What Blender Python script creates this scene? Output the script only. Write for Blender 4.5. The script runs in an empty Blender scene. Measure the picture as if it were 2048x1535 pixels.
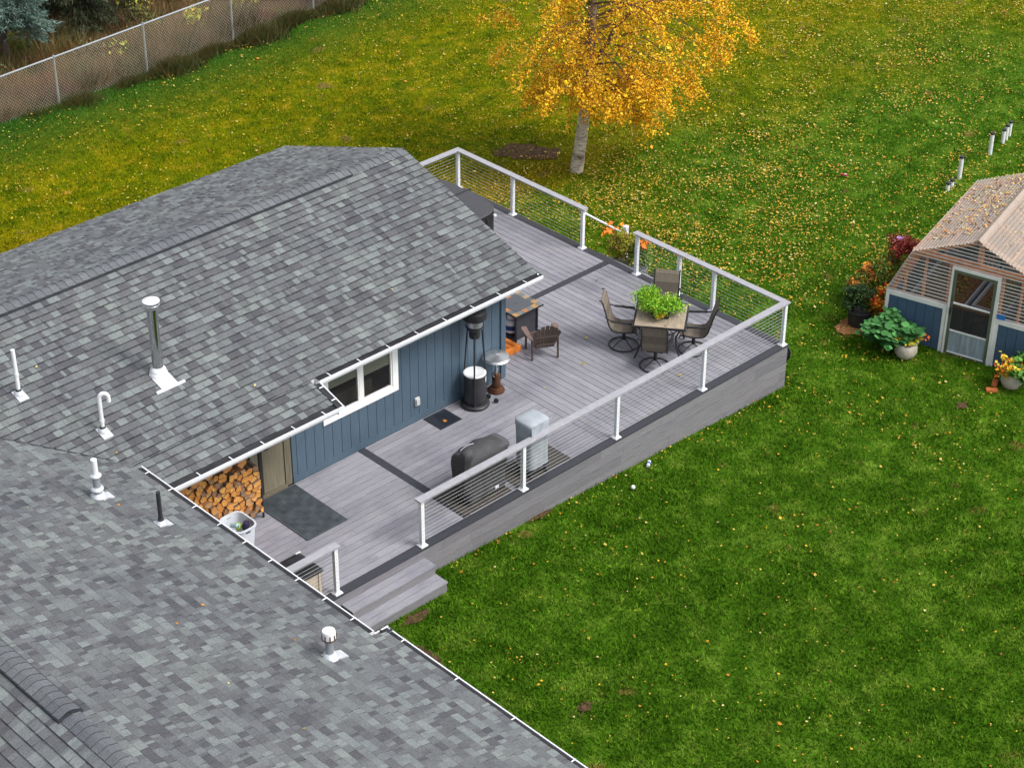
import bpy, bmesh, math, random
import numpy as np
from math import sin, cos, pi, radians
from mathutils import Vector, Matrix
random.seed(7); rng = np.random.default_rng(11)
S = bpy.context.scene
COL = S.collection
# ------------------------------------------------------------------ camera
cam = bpy.data.cameras.new('camera'); camo = bpy.data.objects.new('camera', cam); COL.objects.link(camo); S.camera = camo
cam.sensor_width = 36; cam.lens = 36*3966.7/2048; cam.clip_end = 2000; cam.clip_start = 0.5
YAW, PIT, ROL = 0.80057, 0.56378, 0.005343
CL = Vector((-25.837, -19.358, 19.256))
FW = Vector((cos(PIT)*cos(YAW), cos(PIT)*sin(YAW), -sin(PIT)))
R0 = Vector((sin(YAW), -cos(YAW), 0)); U0 = R0.cross(FW)
RR = cos(ROL)*R0+sin(ROL)*U0; UU = -sin(ROL)*R0+cos(ROL)*U0
M = Matrix((RR, UU, -FW)).transposed().to_4x4(); M.translation = CL
camo.matrix_world = M
# ------------------------------------------------------------------ light
SUN_EL, SUN_AZ = radians(52), math.atan2(-0.90, 0.42)      # direction towards the sun
W = bpy.data.worlds.new("World"); S.world = W; W.use_nodes = True
nt = W.node_tree; bg = nt.nodes['Background']
sky = nt.nodes.new('ShaderNodeTexSky'); sky.sky_type = 'NISHITA'; sky.sun_disc = False
sky.sun_elevation = SUN_EL; sky.sun_rotation = pi/2-SUN_AZ; sky.air_density = 1.0; sky.dust_density = 3.0; sky.ozone_density = 1.0
hs = nt.nodes.new('ShaderNodeHueSaturation'); hs.inputs['Saturation'].default_value = 0.30
nt.links.new(sky.outputs[0], hs.inputs['Color']); nt.links.new(hs.outputs[0], bg.inputs[0]); bg.inputs[1].default_value = 0.135
sun = bpy.data.lights.new('sun', 'SUN'); suno = bpy.data.objects.new('sun', sun); COL.objects.link(suno)
sun.energy = 1.6; sun.angle = radians(22); sun.color = (1, .975, .94)
sd = Vector((cos(SUN_EL)*cos(SUN_AZ), cos(SUN_EL)*sin(SUN_AZ), sin(SUN_EL)))
suno.rotation_euler = sd.to_track_quat('Z', 'Y').to_euler()
S.view_settings.view_transform = 'Standard'; S.view_settings.look = 'None'; S.view_settings.exposure = 0.70; S.view_settings.gamma = 1
# ------------------------------------------------------------------ materials
def newmat(name):
    m = bpy.data.materials.new(name); m.use_nodes = True
    n = m.node_tree.nodes; return m, n, m.node_tree.links, n['Principled BSDF']
def N(n, t, **k):
    o = n.new(t)
    for a, b in k.items(): setattr(o, a, b)
    return o
def noise(n, l, scale, detail=3, vec=None, rough=.55):
    o = N(n, 'ShaderNodeTexNoise'); o.inputs['Scale'].default_value = scale; o.inputs['Detail'].default_value = detail; o.inputs['Roughness'].default_value = rough
    if vec is not None: l.new(vec, o.inputs['Vector'])
    return o.outputs['Fac']
def ramp(n, l, fac, stops):
    r = N(n, 'ShaderNodeValToRGB'); e = r.color_ramp.elements
    while len(e) < len(stops): e.new(.5)
    for i, (p, c) in enumerate(stops): e[i].position = p; e[i].color = (*c, 1) if len(c) == 3 else c
    l.new(fac, r.inputs[0]); return r.outputs[0]
def mathn(n, l, op, a, b=None, clamp=False):
    o = N(n, 'ShaderNodeMath', operation=op); o.use_clamp = clamp
    for i, v in enumerate((a, b)):
        if v is None: continue
        if isinstance(v, (int, float)): o.inputs[i].default_value = v
        else: l.new(v, o.inputs[i])
    return o.outputs[0]
def mixc(n, l, fac, a, b, mode='MIX'):
    o = N(n, 'ShaderNodeMix', data_type='RGBA', blend_type=mode)
    for s, v in ((o.inputs[0], fac), (o.inputs[6], a), (o.inputs[7], b)):
        if isinstance(v, (int, float)): s.default_value = v
        elif isinstance(v, tuple): s.default_value = (*v, 1)
        else: l.new(v, s)
    return o.outputs[2]
def coords(n, l, scale=(1, 1, 1)):
    t = N(n, 'ShaderNodeTexCoord'); m = N(n, 'ShaderNodeMapping'); m.inputs['Scale'].default_value = scale
    l.new(t.outputs['Object'], m.inputs[0]); return m.outputs[0]
def bump(n, l, p, h, dist=.003, strength=.5):
    b = N(n, 'ShaderNodeBump'); b.inputs['Distance'].default_value = dist; b.inputs['Strength'].default_value = strength
    l.new(h, b.inputs['Height']); l.new(b.outputs[0], p.inputs['Normal'])
def mat(name, col, rough=.6, metal=0, var=.18, scale=6, bmp=0, bscale=60, stretch=(1, 1, 1), attr=False, spec=.4):
    """painted / plain surface with mottling (var) and optional bump; attr=True multiplies the face colour 'tone'"""
    m, n, l, p = newmat(name); c = coords(n, l, stretch)
    f = noise(n, l, scale, 5, c)
    lo = tuple(x*(1-var) for x in col); hi = tuple(min(1, x*(1+var)) for x in col)
    o = ramp(n, l, f, [(.28, lo), (.72, hi)])
    if attr:
        a = N(n, 'ShaderNodeAttribute', attribute_name='tone'); o = mixc(n, l, 1.0, o, a.outputs['Color'], 'MULTIPLY')
    l.new(o, p.inputs['Base Color']); p.inputs['Roughness'].default_value = rough; p.inputs['Metallic'].default_value = metal
    p.inputs['Specular IOR Level'].default_value = spec
    if bmp: bump(n, l, p, noise(n, l, bscale, 3, c), bmp, .6)
    return m
MT = {}
MT['white'] = mat('white_paint', (.78, .79, .82), .35, var=.05, scale=3)
MT['whitea'] = mat('white_post_paint', (.78, .79, .82), .35, var=.05, scale=3, attr=True)
MT['whitetrim'] = mat('white_trim', (.82, .82, .80), .5, var=.08, scale=4, bmp=.001)
MT['pvc'] = mat('white_pvc', (.74, .75, .75), .3, var=.06, scale=8)
MT['black'] = mat('black_powder_coat', (.022, .022, .025), .45, var=.3, scale=8)
MT['blackplastic'] = mat('black_plastic', (.03, .03, .033), .38, var=.3, scale=5)
MT['blackrubber'] = mat('black_rubber', (.028, .032, .038), .8, var=.3, scale=12, bmp=.002, bscale=90)
MT['cable'] = mat('cable', (.50, .50, .50), .4, .2, var=.05)
MT['galv'] = mat('galvanised_metal', (.42, .45, .48), .42, .6, var=.15, scale=9)
MT['wire'] = mat('chain_link_wire', (.60, .54, .44), .5, .3, var=.2, scale=2)
MT['chrome'] = mat('chrome', (.62, .63, .64), .12, 1, var=.06, scale=2)
MT['steel'] = mat('steel', (.60, .61, .62), .3, .9, var=.08, scale=6)
MT['flash'] = mat('flashing', (.62, .64, .68), .4, .3, var=.1, scale=12)
MT['bronze'] = mat('bronze', (.16, .075, .045), .32, .7, var=.25, scale=9)
MT['cover_dark'] = mat('charcoal_cover', (.052, .052, .055), .75, var=.2, scale=5, bmp=.004, bscale=14)
MT['cover_grey'] = mat('grey_cover', (.32, .35, .385), .7, var=.18, scale=5, bmp=.004, bscale=14)
MT['tubcover'] = mat('vinyl_cover', (.062, .062, .070), .55, var=.08, scale=3, bmp=.001, bscale=120)
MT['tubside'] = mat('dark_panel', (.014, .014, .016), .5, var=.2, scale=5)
MT['capboard'] = mat('rail_composite', (.345, .343, .37), .6, var=.10, scale=10, stretch=(1, 1, 1), bmp=.001, bscale=100)
MT['terracotta'] = mat('brick_clay', (.55, .16, .045), .8, var=.2, scale=25, bmp=.004)
MT['soil'] = mat('soil', (.07, .042, .022), .95, var=.5, scale=18, bmp=.02, bscale=40)
MT['mulch'] = mat('mulch', (.080, .042, .018), .95, var=.7, scale=16, bmp=.02, bscale=40)
MT['foliage'] = mat('foliage', (1, 1, 1), .6, var=.12, scale=3, attr=True, spec=.2)
MT['leafy'] = mat('leaf_surface', (1, 1, 1), .55, var=.12, scale=3, attr=True, spec=.25)
MT['tinted'] = mat('tinted', (1, 1, 1), .6, var=.12, scale=12, attr=True)
MT['cedar'] = mat('cedar_timber', (.62, .25, .11), .7, var=.3, scale=8, stretch=(1, 1, 1), bmp=.002)
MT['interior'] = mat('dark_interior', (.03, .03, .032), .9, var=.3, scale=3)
MT['blind'] = mat('roller_blind', (.30, .33, .24), .8, var=.06, scale=4)
MT['greybed'] = mat('grey_planter', (.20, .22, .25), .5, var=.12, scale=6)
MT['sackblack'] = mat('black_sack', (.02, .02, .022), .6, var=.2)
MT['beige'] = mat('beige_panel', (.50, .42, .33), .6, var=.15, scale=6, stretch=(8, 8, .6), bmp=.001)
MT['tan'] = mat('weathered_door', (.155, .135, .095), .7, var=.3, scale=5, stretch=(6, 6, .5))
MT['slingm'] = mat('sling_fabric', (.165, .135, .105), .8, var=.2, scale=40, stretch=(1, .15, .15), bmp=.001, bscale=300, attr=True)
MT['adir'] = mat('brown_resin', (.075, .052, .043), .5, var=.2, scale=12, attr=True)
MT['plaincard'] = mat('sticker', (.7, .72, .75), .5, var=.03)
def shingle_mat(name='asphalt_shingle', base=1.0):
    m, n, l, p = newmat(name); c = coords(n, l)
    a = N(n, 'ShaderNodeAttribute', attribute_name='tone')
    g = noise(n, l, 130, 2, c, .7); g2 = noise(n, l, 38, 2, c, .6); g3 = noise(n, l, .8, 4, c)
    s = ramp(n, l, g, [(.3, (.62, .62, .62)), (.7, (1.4, 1.4, 1.4))])
    s2 = ramp(n, l, g2, [(.3, (.82, .82, .82)), (.7, (1.18, 1.18, 1.18))])
    s3 = ramp(n, l, g3, [(.3, (.88, .88, .91)), (.7, (1.10, 1.10, 1.07))])
    o = mixc(n, l, 1., mixc(n, l, 1., mixc(n, l, 1., a.outputs['Color'], s, 'MULTIPLY'), s2, 'MULTIPLY'), s3, 'MULTIPLY')
    l.new(o, p.inputs['Base Color']); p.inputs['Roughness'].default_value = .85; p.inputs['Specular IOR Level'].default_value = .3
    bump(n, l, p, g, .004, .7); return m
MT['shingle'] = shingle_mat()
def deck_mat(name, stretch, col=(.268, .266, .288), stain=True):
    m, n, l, p = newmat(name); c = coords(n, l, stretch); c1 = coords(n, l)
    a = N(n, 'ShaderNodeAttribute', attribute_name='tone')
    g = noise(n, l, 7, 6, c, .7); g1 = noise(n, l, 26, 4, c, .6)
    s = ramp(n, l, g, [(.3, tuple(x*.72 for x in col)), (.5, col), (.75, tuple(x*1.16 for x in col))])
    s1 = ramp(n, l, g1, [(.32, (.80, .79, .80)), (.55, (1.04, 1.04, 1.04))])
    o = mixc(n, l, 1., mixc(n, l, 1., s, s1, 'MULTIPLY'), a.outputs['Color'], 'MULTIPLY')
    if stain:
        w = noise(n, l, .7, 5, c1, .6); ws = ramp(n, l, w, [(.38, (.76, .76, .80)), (.47, (.93, .93, .95)), (.56, (1.04, 1.04, 1.04))])
        o = mixc(n, l, 1., o, ws, 'MULTIPLY')
    l.new(o, p.inputs['Base Color']); p.inputs['Roughness'].default_value = .55; p.inputs['Specular IOR Level'].default_value = .35
    bump(n, l, p, g1, .0015, .5); return m
MT['deckx'] = deck_mat('composite_decking_lengthwise', (.5, 9, 4))
MT['decky'] = deck_mat('composite_decking_crosswise', (9, .5, 4))
MT['fascia'] = deck_mat('composite_fascia', (.45, 9, 9), (.205, .200, .210), False)
MT['border'] = deck_mat('composite_border', (3, 3, 3), (.043, .045, .054), False)
def siding_mat():
    m, n, l, p = newmat('blue_siding'); c = coords(n, l, (6, 6, .7)); c1 = coords(n, l)
    g = noise(n, l, 5, 5, c); g1 = noise(n, l, 1.2, 4, c1)
    col = (.070, .110, .152)
    s = ramp(n, l, g, [(.3, tuple(x*.9 for x in col)), (.7, tuple(x*1.08 for x in col))])
    s1 = ramp(n, l, g1, [(.3, (.84, .86, .88)), (.7, (1.12, 1.1, 1.08))])
    l.new(mixc(n, l, 1., s, s1, 'MULTIPLY'), p.inputs['Base Color']); p.inputs['Roughness'].default_value = .5
    bump(n, l, p, noise(n, l, 30, 4, c), .001, .4); return m
MT['siding'] = siding_mat()
MT['siding_gh'] = mat('blue_panel', (.065, .115, .19), .5, var=.1, scale=4)
def glass(name, col, alpha, rough=.05):
    m, n, l, p = newmat(name); p.inputs['Base Color'].default_value = (*col, 1); p.inputs['Alpha'].default_value = alpha; p.inputs['Roughness'].default_value = rough
    f = noise(n, l, 3, 4, coords(n, l)); r = ramp(n, l, f, [(.3, tuple(x*.9 for x in col)), (.7, tuple(min(1, x*1.1) for x in col))]); l.new(r, p.inputs['Base Color'])
    return m
MT['glass'] = glass('window_glass', (.03, .03, .03), .22, .06)
MT['poly'] = glass('clear_corrugated_polycarbonate', (.50, .41, .34), .60, .25)
MT['polyw'] = glass('clear_corrugated_wall_sheet', (.72, .70, .68), .10, .2)
MT['screen'] = glass('insect_screen', (.03, .03, .03), .62, .8)
MT['kick'] = mat('streaked_door_panel', (.30, .36, .42), .3, var=.3, scale=6, stretch=(3, 3, .4))
def wood_mat():
    m, n, l, p = newmat('split_firewood'); a = N(n, 'ShaderNodeAttribute', attribute_name='tone'); c = coords(n, l)
    f = ramp(n, l, noise(n, l, 22, 4, c, .7), [(.3, (.66, .62, .6)), (.7, (1.15, 1.15, 1.15))])
    l.new(mixc(n, l, 1., a.outputs['Color'], f, 'MULTIPLY'), p.inputs['Base Color']); p.inputs['Roughness'].default_value = .8
    bump(n, l, p, noise(n, l, 60, 3, c), .004, .6); return m
MT['log'] = wood_mat()
def bark_mat():
    m, n, l, p = newmat('birch_bark'); c = coords(n, l, (3, 3, 9)); c1 = coords(n, l, (1, 1, 1.4))
    f = noise(n, l, 3.2, 5, c, .7); g = noise(n, l, 2.3, 4, c1, .6)
    s = ramp(n, l, f, [(.36, (.07, .05, .04)), (.45, (.50, .43, .35)), (.7, (.70, .64, .54))])
    s2 = ramp(n, l, g, [(.33, (.35, .30, .25)), (.48, (1, 1, 1))])
    z = N(n, 'ShaderNodeSeparateXYZ'); l.new(c1, z.inputs[0])
    zz = mathn(n, l, 'MULTIPLY', z.outputs[2], .16, True); up = ramp(n, l, zz, [(.35, (1, 1, 1)), (.7, (.45, .34, .25))])
    l.new(mixc(n, l, 1., mixc(n, l, 1., s, s2, 'MULTIPLY'), up, 'MULTIPLY'), p.inputs['Base Color']); p.inputs['Roughness'].default_value = .75
    bump(n, l, p, f, .01, .6); return m
MT['birch'] = bark_mat()
MT['twig'] = mat('twig_bark', (.11, .065, .04), .85, var=.3, scale=8)
MT['sprucebark'] = mat('spruce_bark', (.11, .085, .065), .9, var=.4, scale=9, bmp=.01)
def lawn_mat(name, blades):
    m, n, l, p = newmat(name); c = coords(n, l)
    sp = N(n, 'ShaderNodeSeparateXYZ'); l.new(c, sp.inputs[0])
    t = mathn(n, l, 'SUBTRACT', sp.outputs[1], mathn(n, l, 'MULTIPLY', sp.outputs[0], .22))
    n1 = noise(n, l, .35, 4, c); n2 = noise(n, l, 2.2, 5, c, .65); n3 = noise(n, l, 14, 4, c, .7)
    stv = mathn(n, l, 'ADD', mathn(n, l, 'MULTIPLY', sp.outputs[1], 5.6), mathn(n, l, 'ADD', mathn(n, l, 'MULTIPLY', sp.outputs[0], -1.1), mathn(n, l, 'MULTIPLY', n1, 9.)))
    stv = mathn(n, l, 'ADD', mathn(n, l, 'MULTIPLY', mathn(n, l, 'SINE', stv), .055), 1.0)
    t = mathn(n, l, 'ADD', mathn(n, l, 'MULTIPLY', t, 1/8.), -.62)
    dd = mathn(n, l, 'ADD', mathn(n, l, 'MULTIPLY', sp.outputs[0], .07), mathn(n, l, 'MULTIPLY', sp.outputs[1], .072))
    t = mathn(n, l, 'ADD', t, mathn(n, l, 'MULTIPLY', mathn(n, l, 'SUBTRACT', dd, 1.05, True), .75))
    t = mathn(n, l, 'ADD', t, mathn(n, l, 'MULTIPLY', mathn(n, l, 'SUBTRACT', n1, .5), 1.5), True)
    green = ramp(n, l, n2, [(.30, (.031, .088, .003)), (.50, (.058, .138, .006)), (.66, (.120, .210, .018))])
    olive = ramp(n, l, n2, [(.30, (.064, .108, .001)), (.50, (.142, .165, .001)), (.64, (.235, .205, .003)), (.72, (.38, .25, .03))])
    col = mixc(n, l, t, green, olive)
    cmb = N(n, 'ShaderNodeCombineColor'); [l.new(stv, cmb.inputs[i]) for i in range(3)]
    col = mixc(n, l, 1., col, cmb.outputs[0], 'MULTIPLY')
    hx = mathn(n, l, 'MULTIPLY', mathn(n, l, 'SUBTRACT', mathn(n, l, 'ADD', mathn(n, l, 'MULTIPLY', sp.outputs[0], -.35), 13.0), sp.outputs[1]), .38, True)
    bh = mathn(n, l, 'MULTIPLY', hx, mathn(n, l, 'MULTIPLY', mathn(n, l, 'SUBTRACT', sp.outputs[1], 8.8), 1.2, True))
    col = mixc(n, l, mathn(n, l, 'MULTIPLY', bh, .75), col, (.27, .19, .004))
    ff = mathn(n, l, 'SUBTRACT', sp.outputs[1], mathn(n, l, 'ADD', mathn(n, l, 'MULTIPLY', sp.outputs[0], .089), 17.6))
    ff = mathn(n, l, 'MULTIPLY', mathn(n, l, 'ADD', ff, mathn(n, l, 'MULTIPLY', n2, .8)), .36, True)
    col = mixc(n, l, ff, col, (.035, .10, .010))
    if blades:
        a = N(n, 'ShaderNodeAttribute', attribute_name='tone'); col = mixc(n, l, 1., col, a.outputs['Color'], 'MULTIPLY')
    else:
        d = ramp(n, l, n3, [(.3, (.45, .5, .4)), (.6, (1.0, 1.0, 1.0))]); col = mixc(n, l, 1., col, d, 'MULTIPLY')
        n4 = noise(n, l, 1.3, 3, c, .5); straw = ramp(n, l, n4, [(.66, (0, 0, 0)), (.74, (1, 1, 1))])
        col = mixc(n, l, straw, col, (.16, .12, .03))
        bump(n, l, p, n3, .02, .7)
    l.new(col, p.inputs['Base Color']); p.inputs['Roughness'].default_value = .8; p.inputs['Specular IOR Level'].default_value = .04
    return m
MT['lawn'] = lawn_mat('lawn_soil', False); MT['blades'] = lawn_mat('grass_blades', True)
MT['scrub'] = mat('scrubland_litter', (.085, .05, .022), .95, var=.6, scale=3, bmp=.03, bscale=12)
# ------------------------------------------------------------------ mesh helpers
def tag(o, label=None, cat=None, group=None, kind=None):
    if label: o['label'] = label
    if cat: o['category'] = cat
    if group: o['group'] = group
    if kind: o['kind'] = kind
    return o
def thing(name, label, cat, loc=(0, 0, 0), rz=0, group=None):
    o = bpy.data.objects.new(name, None); COL.objects.link(o); o.location = loc; o.rotation_euler = (0, 0, rz); o.empty_display_size = .1
    return tag(o, label, cat, group)
class MB:
    def __init__(s): s.v = []; s.f = []; s.c = []; s.M = None; s.col = (1, 1, 1)
    def add(s, vs, fs, col=None):
        b = len(s.v)
        if s.M is not None: vs = [tuple(s.M @ Vector(v)) for v in vs]
        s.v += [tuple(v) for v in vs]; s.f += [tuple(b+i for i in f) for f in fs]; s.c += [col or s.col]*len(fs); return s
    def box(s, x0, x1, y0, y1, z0, z1, col=None):
        v = [(x, y, z) for z in (z0, z1) for y in (y0, y1) for x in (x0, x1)]
        return s.add(v, [(0, 2, 3, 1), (4, 5, 7, 6), (0, 1, 5, 4), (2, 6, 7, 3), (0, 4, 6, 2), (1, 3, 7, 5)], col)
    def poly(s, pts, d, col=None, side=None):
        """prism: polygon pts extruded by vector d"""
        n = len(pts); d = Vector(d); a = [Vector(p) for p in pts]; v = a+[p+d for p in a]
        s.add(v, [tuple(range(n))[::-1], tuple(range(n, 2*n))], col)
        return s.add(v, [(i, (i+1) % n, n+(i+1) % n, n+i) for i in range(n)], side or col)
    def tube(s, pts, r, k=8, col=None, cap=True):
        P = [Vector(p) for p in pts]; rs = r if isinstance(r, (list, tuple)) else [r]*len(P); v = []; up = None
        for i, p in enumerate(P):
            d = (P[min(i+1, len(P)-1)]-P[max(i-1, 0)]).normalized()
            if up is None: up = d.orthogonal().normalized()
            up = (up-d*up.dot(d)); up = up.normalized() if up.length > 1e-6 else d.orthogonal().normalized()
            w = d.cross(up)
            v += [p+(up*cos(2*pi*j/k)+w*sin(2*pi*j/k))*rs[i] for j in range(k)]
        f = [(i*k+j, i*k+(j+1) % k, (i+1)*k+(j+1) % k, (i+1)*k+j) for i in range(len(P)-1) for j in range(k)]
        if cap: f += [tuple(range(k))[::-1], tuple(range((len(P)-1)*k, len(P)*k))]
        return s.add(v, f, col)
    def lathe(s, prof, c=(0, 0, 0), k=24, col=None, ax=None, sx=1, sy=1):
        v = []; c = Vector(c)
        for r, z in prof: v += [c+Vector((r*cos(2*pi*j/k)*sx, r*sin(2*pi*j/k)*sy, z)) for j in range(k)]
        n = len(prof); f = [(i*k+j, i*k+(j+1) % k, (i+1)*k+(j+1) % k, (i+1)*k+j) for i in range(n-1) for j in range(k)]
        if prof[0][0] > 1e-4: f.append(tuple(range(k))[::-1])
        if prof[-1][0] > 1e-4: f.append(tuple(range((n-1)*k, n*k)))
        return s.add(v, f, col)
    def ring(s, c, R, r, k=28, m=8, col=None):
        pts = [(c[0]+R*cos(2*pi*i/k), c[1]+R*sin(2*pi*i/k), c[2]) for i in range(k+1)]; return s.tube(pts, r, m, col, False)
    def loft(s, secs, col=None, cap=True):
        k = len(secs[0]); v = [p for q in secs for p in q]; n = len(secs)
        f = [(i*k+j, i*k+(j+1) % k, (i+1)*k+(j+1) % k, (i+1)*k+j) for i in range(n-1) for j in range(k)]
        if cap: f += [tuple(range(k))[::-1], tuple(range((n-1)*k, n*k))]
        return s.add(v, f, col)
    def sheet(s, P0, P1, P2, P3, nu, nv, fn, col=None):
        """grid between corners, each point moved by fn(u,v)"""
        P0, P1, P2, P3 = map(Vector, (P0, P1, P2, P3)); v = []
        for i in range(nu+1):
            for j in range(nv+1):
                a, b = i/nu, j/nv; v.append((P0*(1-a)+P1*a)*(1-b)+(P3*(1-a)+P2*a)*b+Vector(fn(a, b)))
        return s.add(v, [(i*(nv+1)+j, (i+1)*(nv+1)+j, (i+1)*(nv+1)+j+1, i*(nv+1)+j+1) for i in range(nu) for j in range(nv)], col)
    def build(s, name, m, parent=None, smooth=False, local=False, bevel=0):
        v = np.array(s.v, dtype=np.float64)
        if parent is not None and not local and parent.type == 'EMPTY': v = v-np.array(parent.location)
        elif parent is not None and not local and parent.parent is not None: v = v-np.array(parent.parent.location)
        me = bpy.data.meshes.new(name); me.from_pydata(v.tolist(), [], s.f); me.materials.append(MT[m] if isinstance(m, str) else m)
        a = me.attributes.new('tone', 'FLOAT_COLOR', 'FACE'); c = np.ones((len(s.f), 4), dtype=np.float32); c[:, :3] = np.array(s.c); a.data.foreach_set('color', c.ravel())
        if smooth: me.polygons.foreach_set('use_smooth', [True]*len(s.f)); me.set_sharp_from_angle(angle=radians(smooth if smooth > 1 else 40))
        me.update(); o = bpy.data.objects.new(name, me); COL.objects.link(o); o.parent = parent
        if bevel:
            b = o.modifiers.new('bevel', 'BEVEL'); b.width = bevel; b.segments = 2; b.limit_method = 'ANGLE'
        return o
def npmesh(name, V, k, col, m, parent=None):
    """mass mesh: V (n*k,3) vertices, faces of k consecutive vertices, one colour per face"""
    n = len(V)//k; me = bpy.data.meshes.new(name); me.vertices.add(len(V)); me.vertices.foreach_set('co', V.astype(np.float32).ravel())
    me.loops.add(n*k); me.loops.foreach_set('vertex_index', np.arange(n*k, dtype=np.int32)); me.polygons.add(n)
    me.polygons.foreach_set('loop_start', np.arange(0, n*k, k, dtype=np.int32)); me.polygons.foreach_set('loop_total', np.full(n, k, dtype=np.int32))
    a = me.attributes.new('tone', 'FLOAT_COLOR', 'FACE'); c = np.ones((n, 4), dtype=np.float32); c[:, :3] = col; a.data.foreach_set('color', c.ravel())
    me.materials.append(MT[m]); me.update(calc_edges=True); o = bpy.data.objects.new(name, me); COL.objects.link(o); o.parent = parent; return o
def leafquads(P, size, pal, flat=0., asp=.7, probs=None):
    """diamond leaves at points P with random orientation (flat=1: lying down)"""
    n = len(P); nz = rng.normal(size=(n, 3)); nz /= np.linalg.norm(nz, axis=1)[:, None]; nz[:, 2] = np.abs(nz[:, 2])
    nz = nz*(1-flat)+np.array([0, 0, 1])*flat; nz /= np.linalg.norm(nz, axis=1)[:, None]
    t = rng.normal(size=(n, 3)); t -= nz*np.sum(t*nz, 1)[:, None]; t /= np.linalg.norm(t, axis=1)[:, None]; b = np.cross(nz, t)
    s = (size*np.exp(rng.normal(0, .32, n)))[:, None]/2
    V = np.stack([P-t*s, P+b*s*asp-nz*s*.25, P+t*s, P-b*s*asp-nz*s*.25], 1).reshape(-1, 3)
    pal = np.array(pal); c = pal[rng.choice(len(pal), n, p=probs)]*(.8+.4*rng.random((n, 1))); return V, c
def leafdiscs(P, size, pal, flat=.6, k=7):
    n = len(P); nz = rng.normal(size=(n, 3)); nz /= np.linalg.norm(nz, axis=1)[:, None]; nz[:, 2] = np.abs(nz[:, 2]); nz = nz*(1-flat)+np.array([0, -.15*flat, flat]); nz /= np.linalg.norm(nz, axis=1)[:, None]
    t = rng.normal(size=(n, 3)); t -= nz*np.sum(t*nz, 1)[:, None]; t /= np.linalg.norm(t, axis=1)[:, None]; b = np.cross(nz, t); s = (size*(.55+.8*rng.random(n)))[:, None]/2
    V = np.stack([P+(t*cos(2*pi*i/k)+b*sin(2*pi*i/k))*s*(1+.06*(i % 2))+nz*s*.12*(i % 2) for i in range(k)], 1).reshape(-1, 3)
    pal = np.array(pal); return V, pal[rng.choice(len(pal), n)]*(.8+.4*rng.random((n, 1)))
def gz(x, y):
    x = np.asarray(x, float); y = np.asarray(y, float)
    z = np.interp(x, [-40, -11, -8.8, -5.3, 0, 4, 60], [-.5, -.53, -.57, -.69, -.92, -1.0, -1.0]); return z
# ------------------------------------------------------------------ ground
xs = np.concatenate([[-400, -150, -60], np.arange(-40, 60.1, 1.0), [90, 180, 400]]); ys = np.concatenate([[-400, -150, -60], np.arange(-40, 60.1, 1.0), [90, 180, 400]])
g = MB(); X, Y = np.meshgrid(xs, ys, indexing='ij'); Z = gz(X, Y)+.015*np.sin(X*1.7+np.sin(Y*.9))*np.cos(Y*1.3)
g.v = np.stack([X, Y, Z], -1).reshape(-1, 3).tolist(); ny = len(ys)
g.f = [(i*ny+j, (i+1)*ny+j, (i+1)*ny+j+1, i*ny+j+1) for i in range(len(xs)-1) for j in range(ny-1)]; g.c = [(1, 1, 1)]*len(g.f)
tag(g.build('ground', 'lawn', smooth=True), kind='structure')
fy = lambda x: 20.4+.089*x
sc = MB(); sc.sheet((-60, fy(-60)+.25, -.975), (60, fy(60)+.25, -.975), (60, 90, -.95), (-60, 90, -.95), 60, 20, lambda a, b: (0, 0, .02+.02*sin(a*90)+.03*cos(b*40)))
tag(sc.build('scrubland', 'scrub', smooth=True), kind='structure')
def blob(cx, cy, rx, ry, z, rot=0, n=22, amp=.25):
    return [(cx+(rx*cos(a)*cos(rot)-ry*sin(a)*sin(rot))*(1+amp*random.uniform(-1, 1)), cy+(rx*cos(a)*sin(rot)+ry*sin(a)*cos(rot))*(1+amp*random.uniform(-1, 1)), z) for a in [2*pi*i/n for i in range(n)]]
DIRT = [(3.75, 10.7, .85, .42, -.8, .25), (-10.4, -1.6, .13, .26, 0, .5), (-10.45, -3.0, .09, .16, 0, .5), (-9.5, -4.1, .15, .08, .3, .5), (2.0, -2.8, .14, .09, 0, .5), (-6.5, -.13, .25, .06, 0, .4), (-9.9, -.80, .3, .09, 0, .4)]
dp = MB()
for cx, cy, rx, ry, ro, am in DIRT:
    z = float(gz(cx, cy))+.03; dp.add(blob(cx, cy, rx, ry, z, ro, 26, am), [tuple(range(26))])
tag(dp.build('bare_soil', 'mulch'), kind='structure')
# ------------------------------------------------------------------ grass blades
def excluded(x, y):
    house = (x > -23) & (x < -4.5) & (y > 2.2) & (y < 9.6) | (x < -12.9) & (y > -14)
    deck = (x > -13.2) & (x < .12) & (y > -.1) & (y < 9.1) | (x > -10.8) & (x < -9.1) & (y > -.62) & (y < 0)
    lx = (x-3.4)*.2530-(y+1.38)*.9675; ly = (x-3.4)*.9675+(y+1.38)*.2530
    gh = (lx > -1.3) & (lx < 2.12) & (ly > 0) & (ly < 3.4)
    return house | deck | gh
def scatter(n, x0, x1, y0, y1, dens):
    x = rng.uniform(x0, x1, n); y = rng.uniform(y0, y1, n); k = rng.random(n) < dens(x, y); x = x[k]; y = y[k]; k = ~excluded(x, y); return x[k], y[k]
FWh = np.array([cos(YAW), sin(YAW)])
def vis(x, y):
    """keep to the part of the garden a camera near this one can see"""
    dx = x-CL.x; dy = y-CL.y; d = dx*FWh[0]+dy*FWh[1]; s = dx*FWh[1]-dy*FWh[0]
    return (d > 17) & (np.abs(s) < .42*d+2) & (d < 62)
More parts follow.
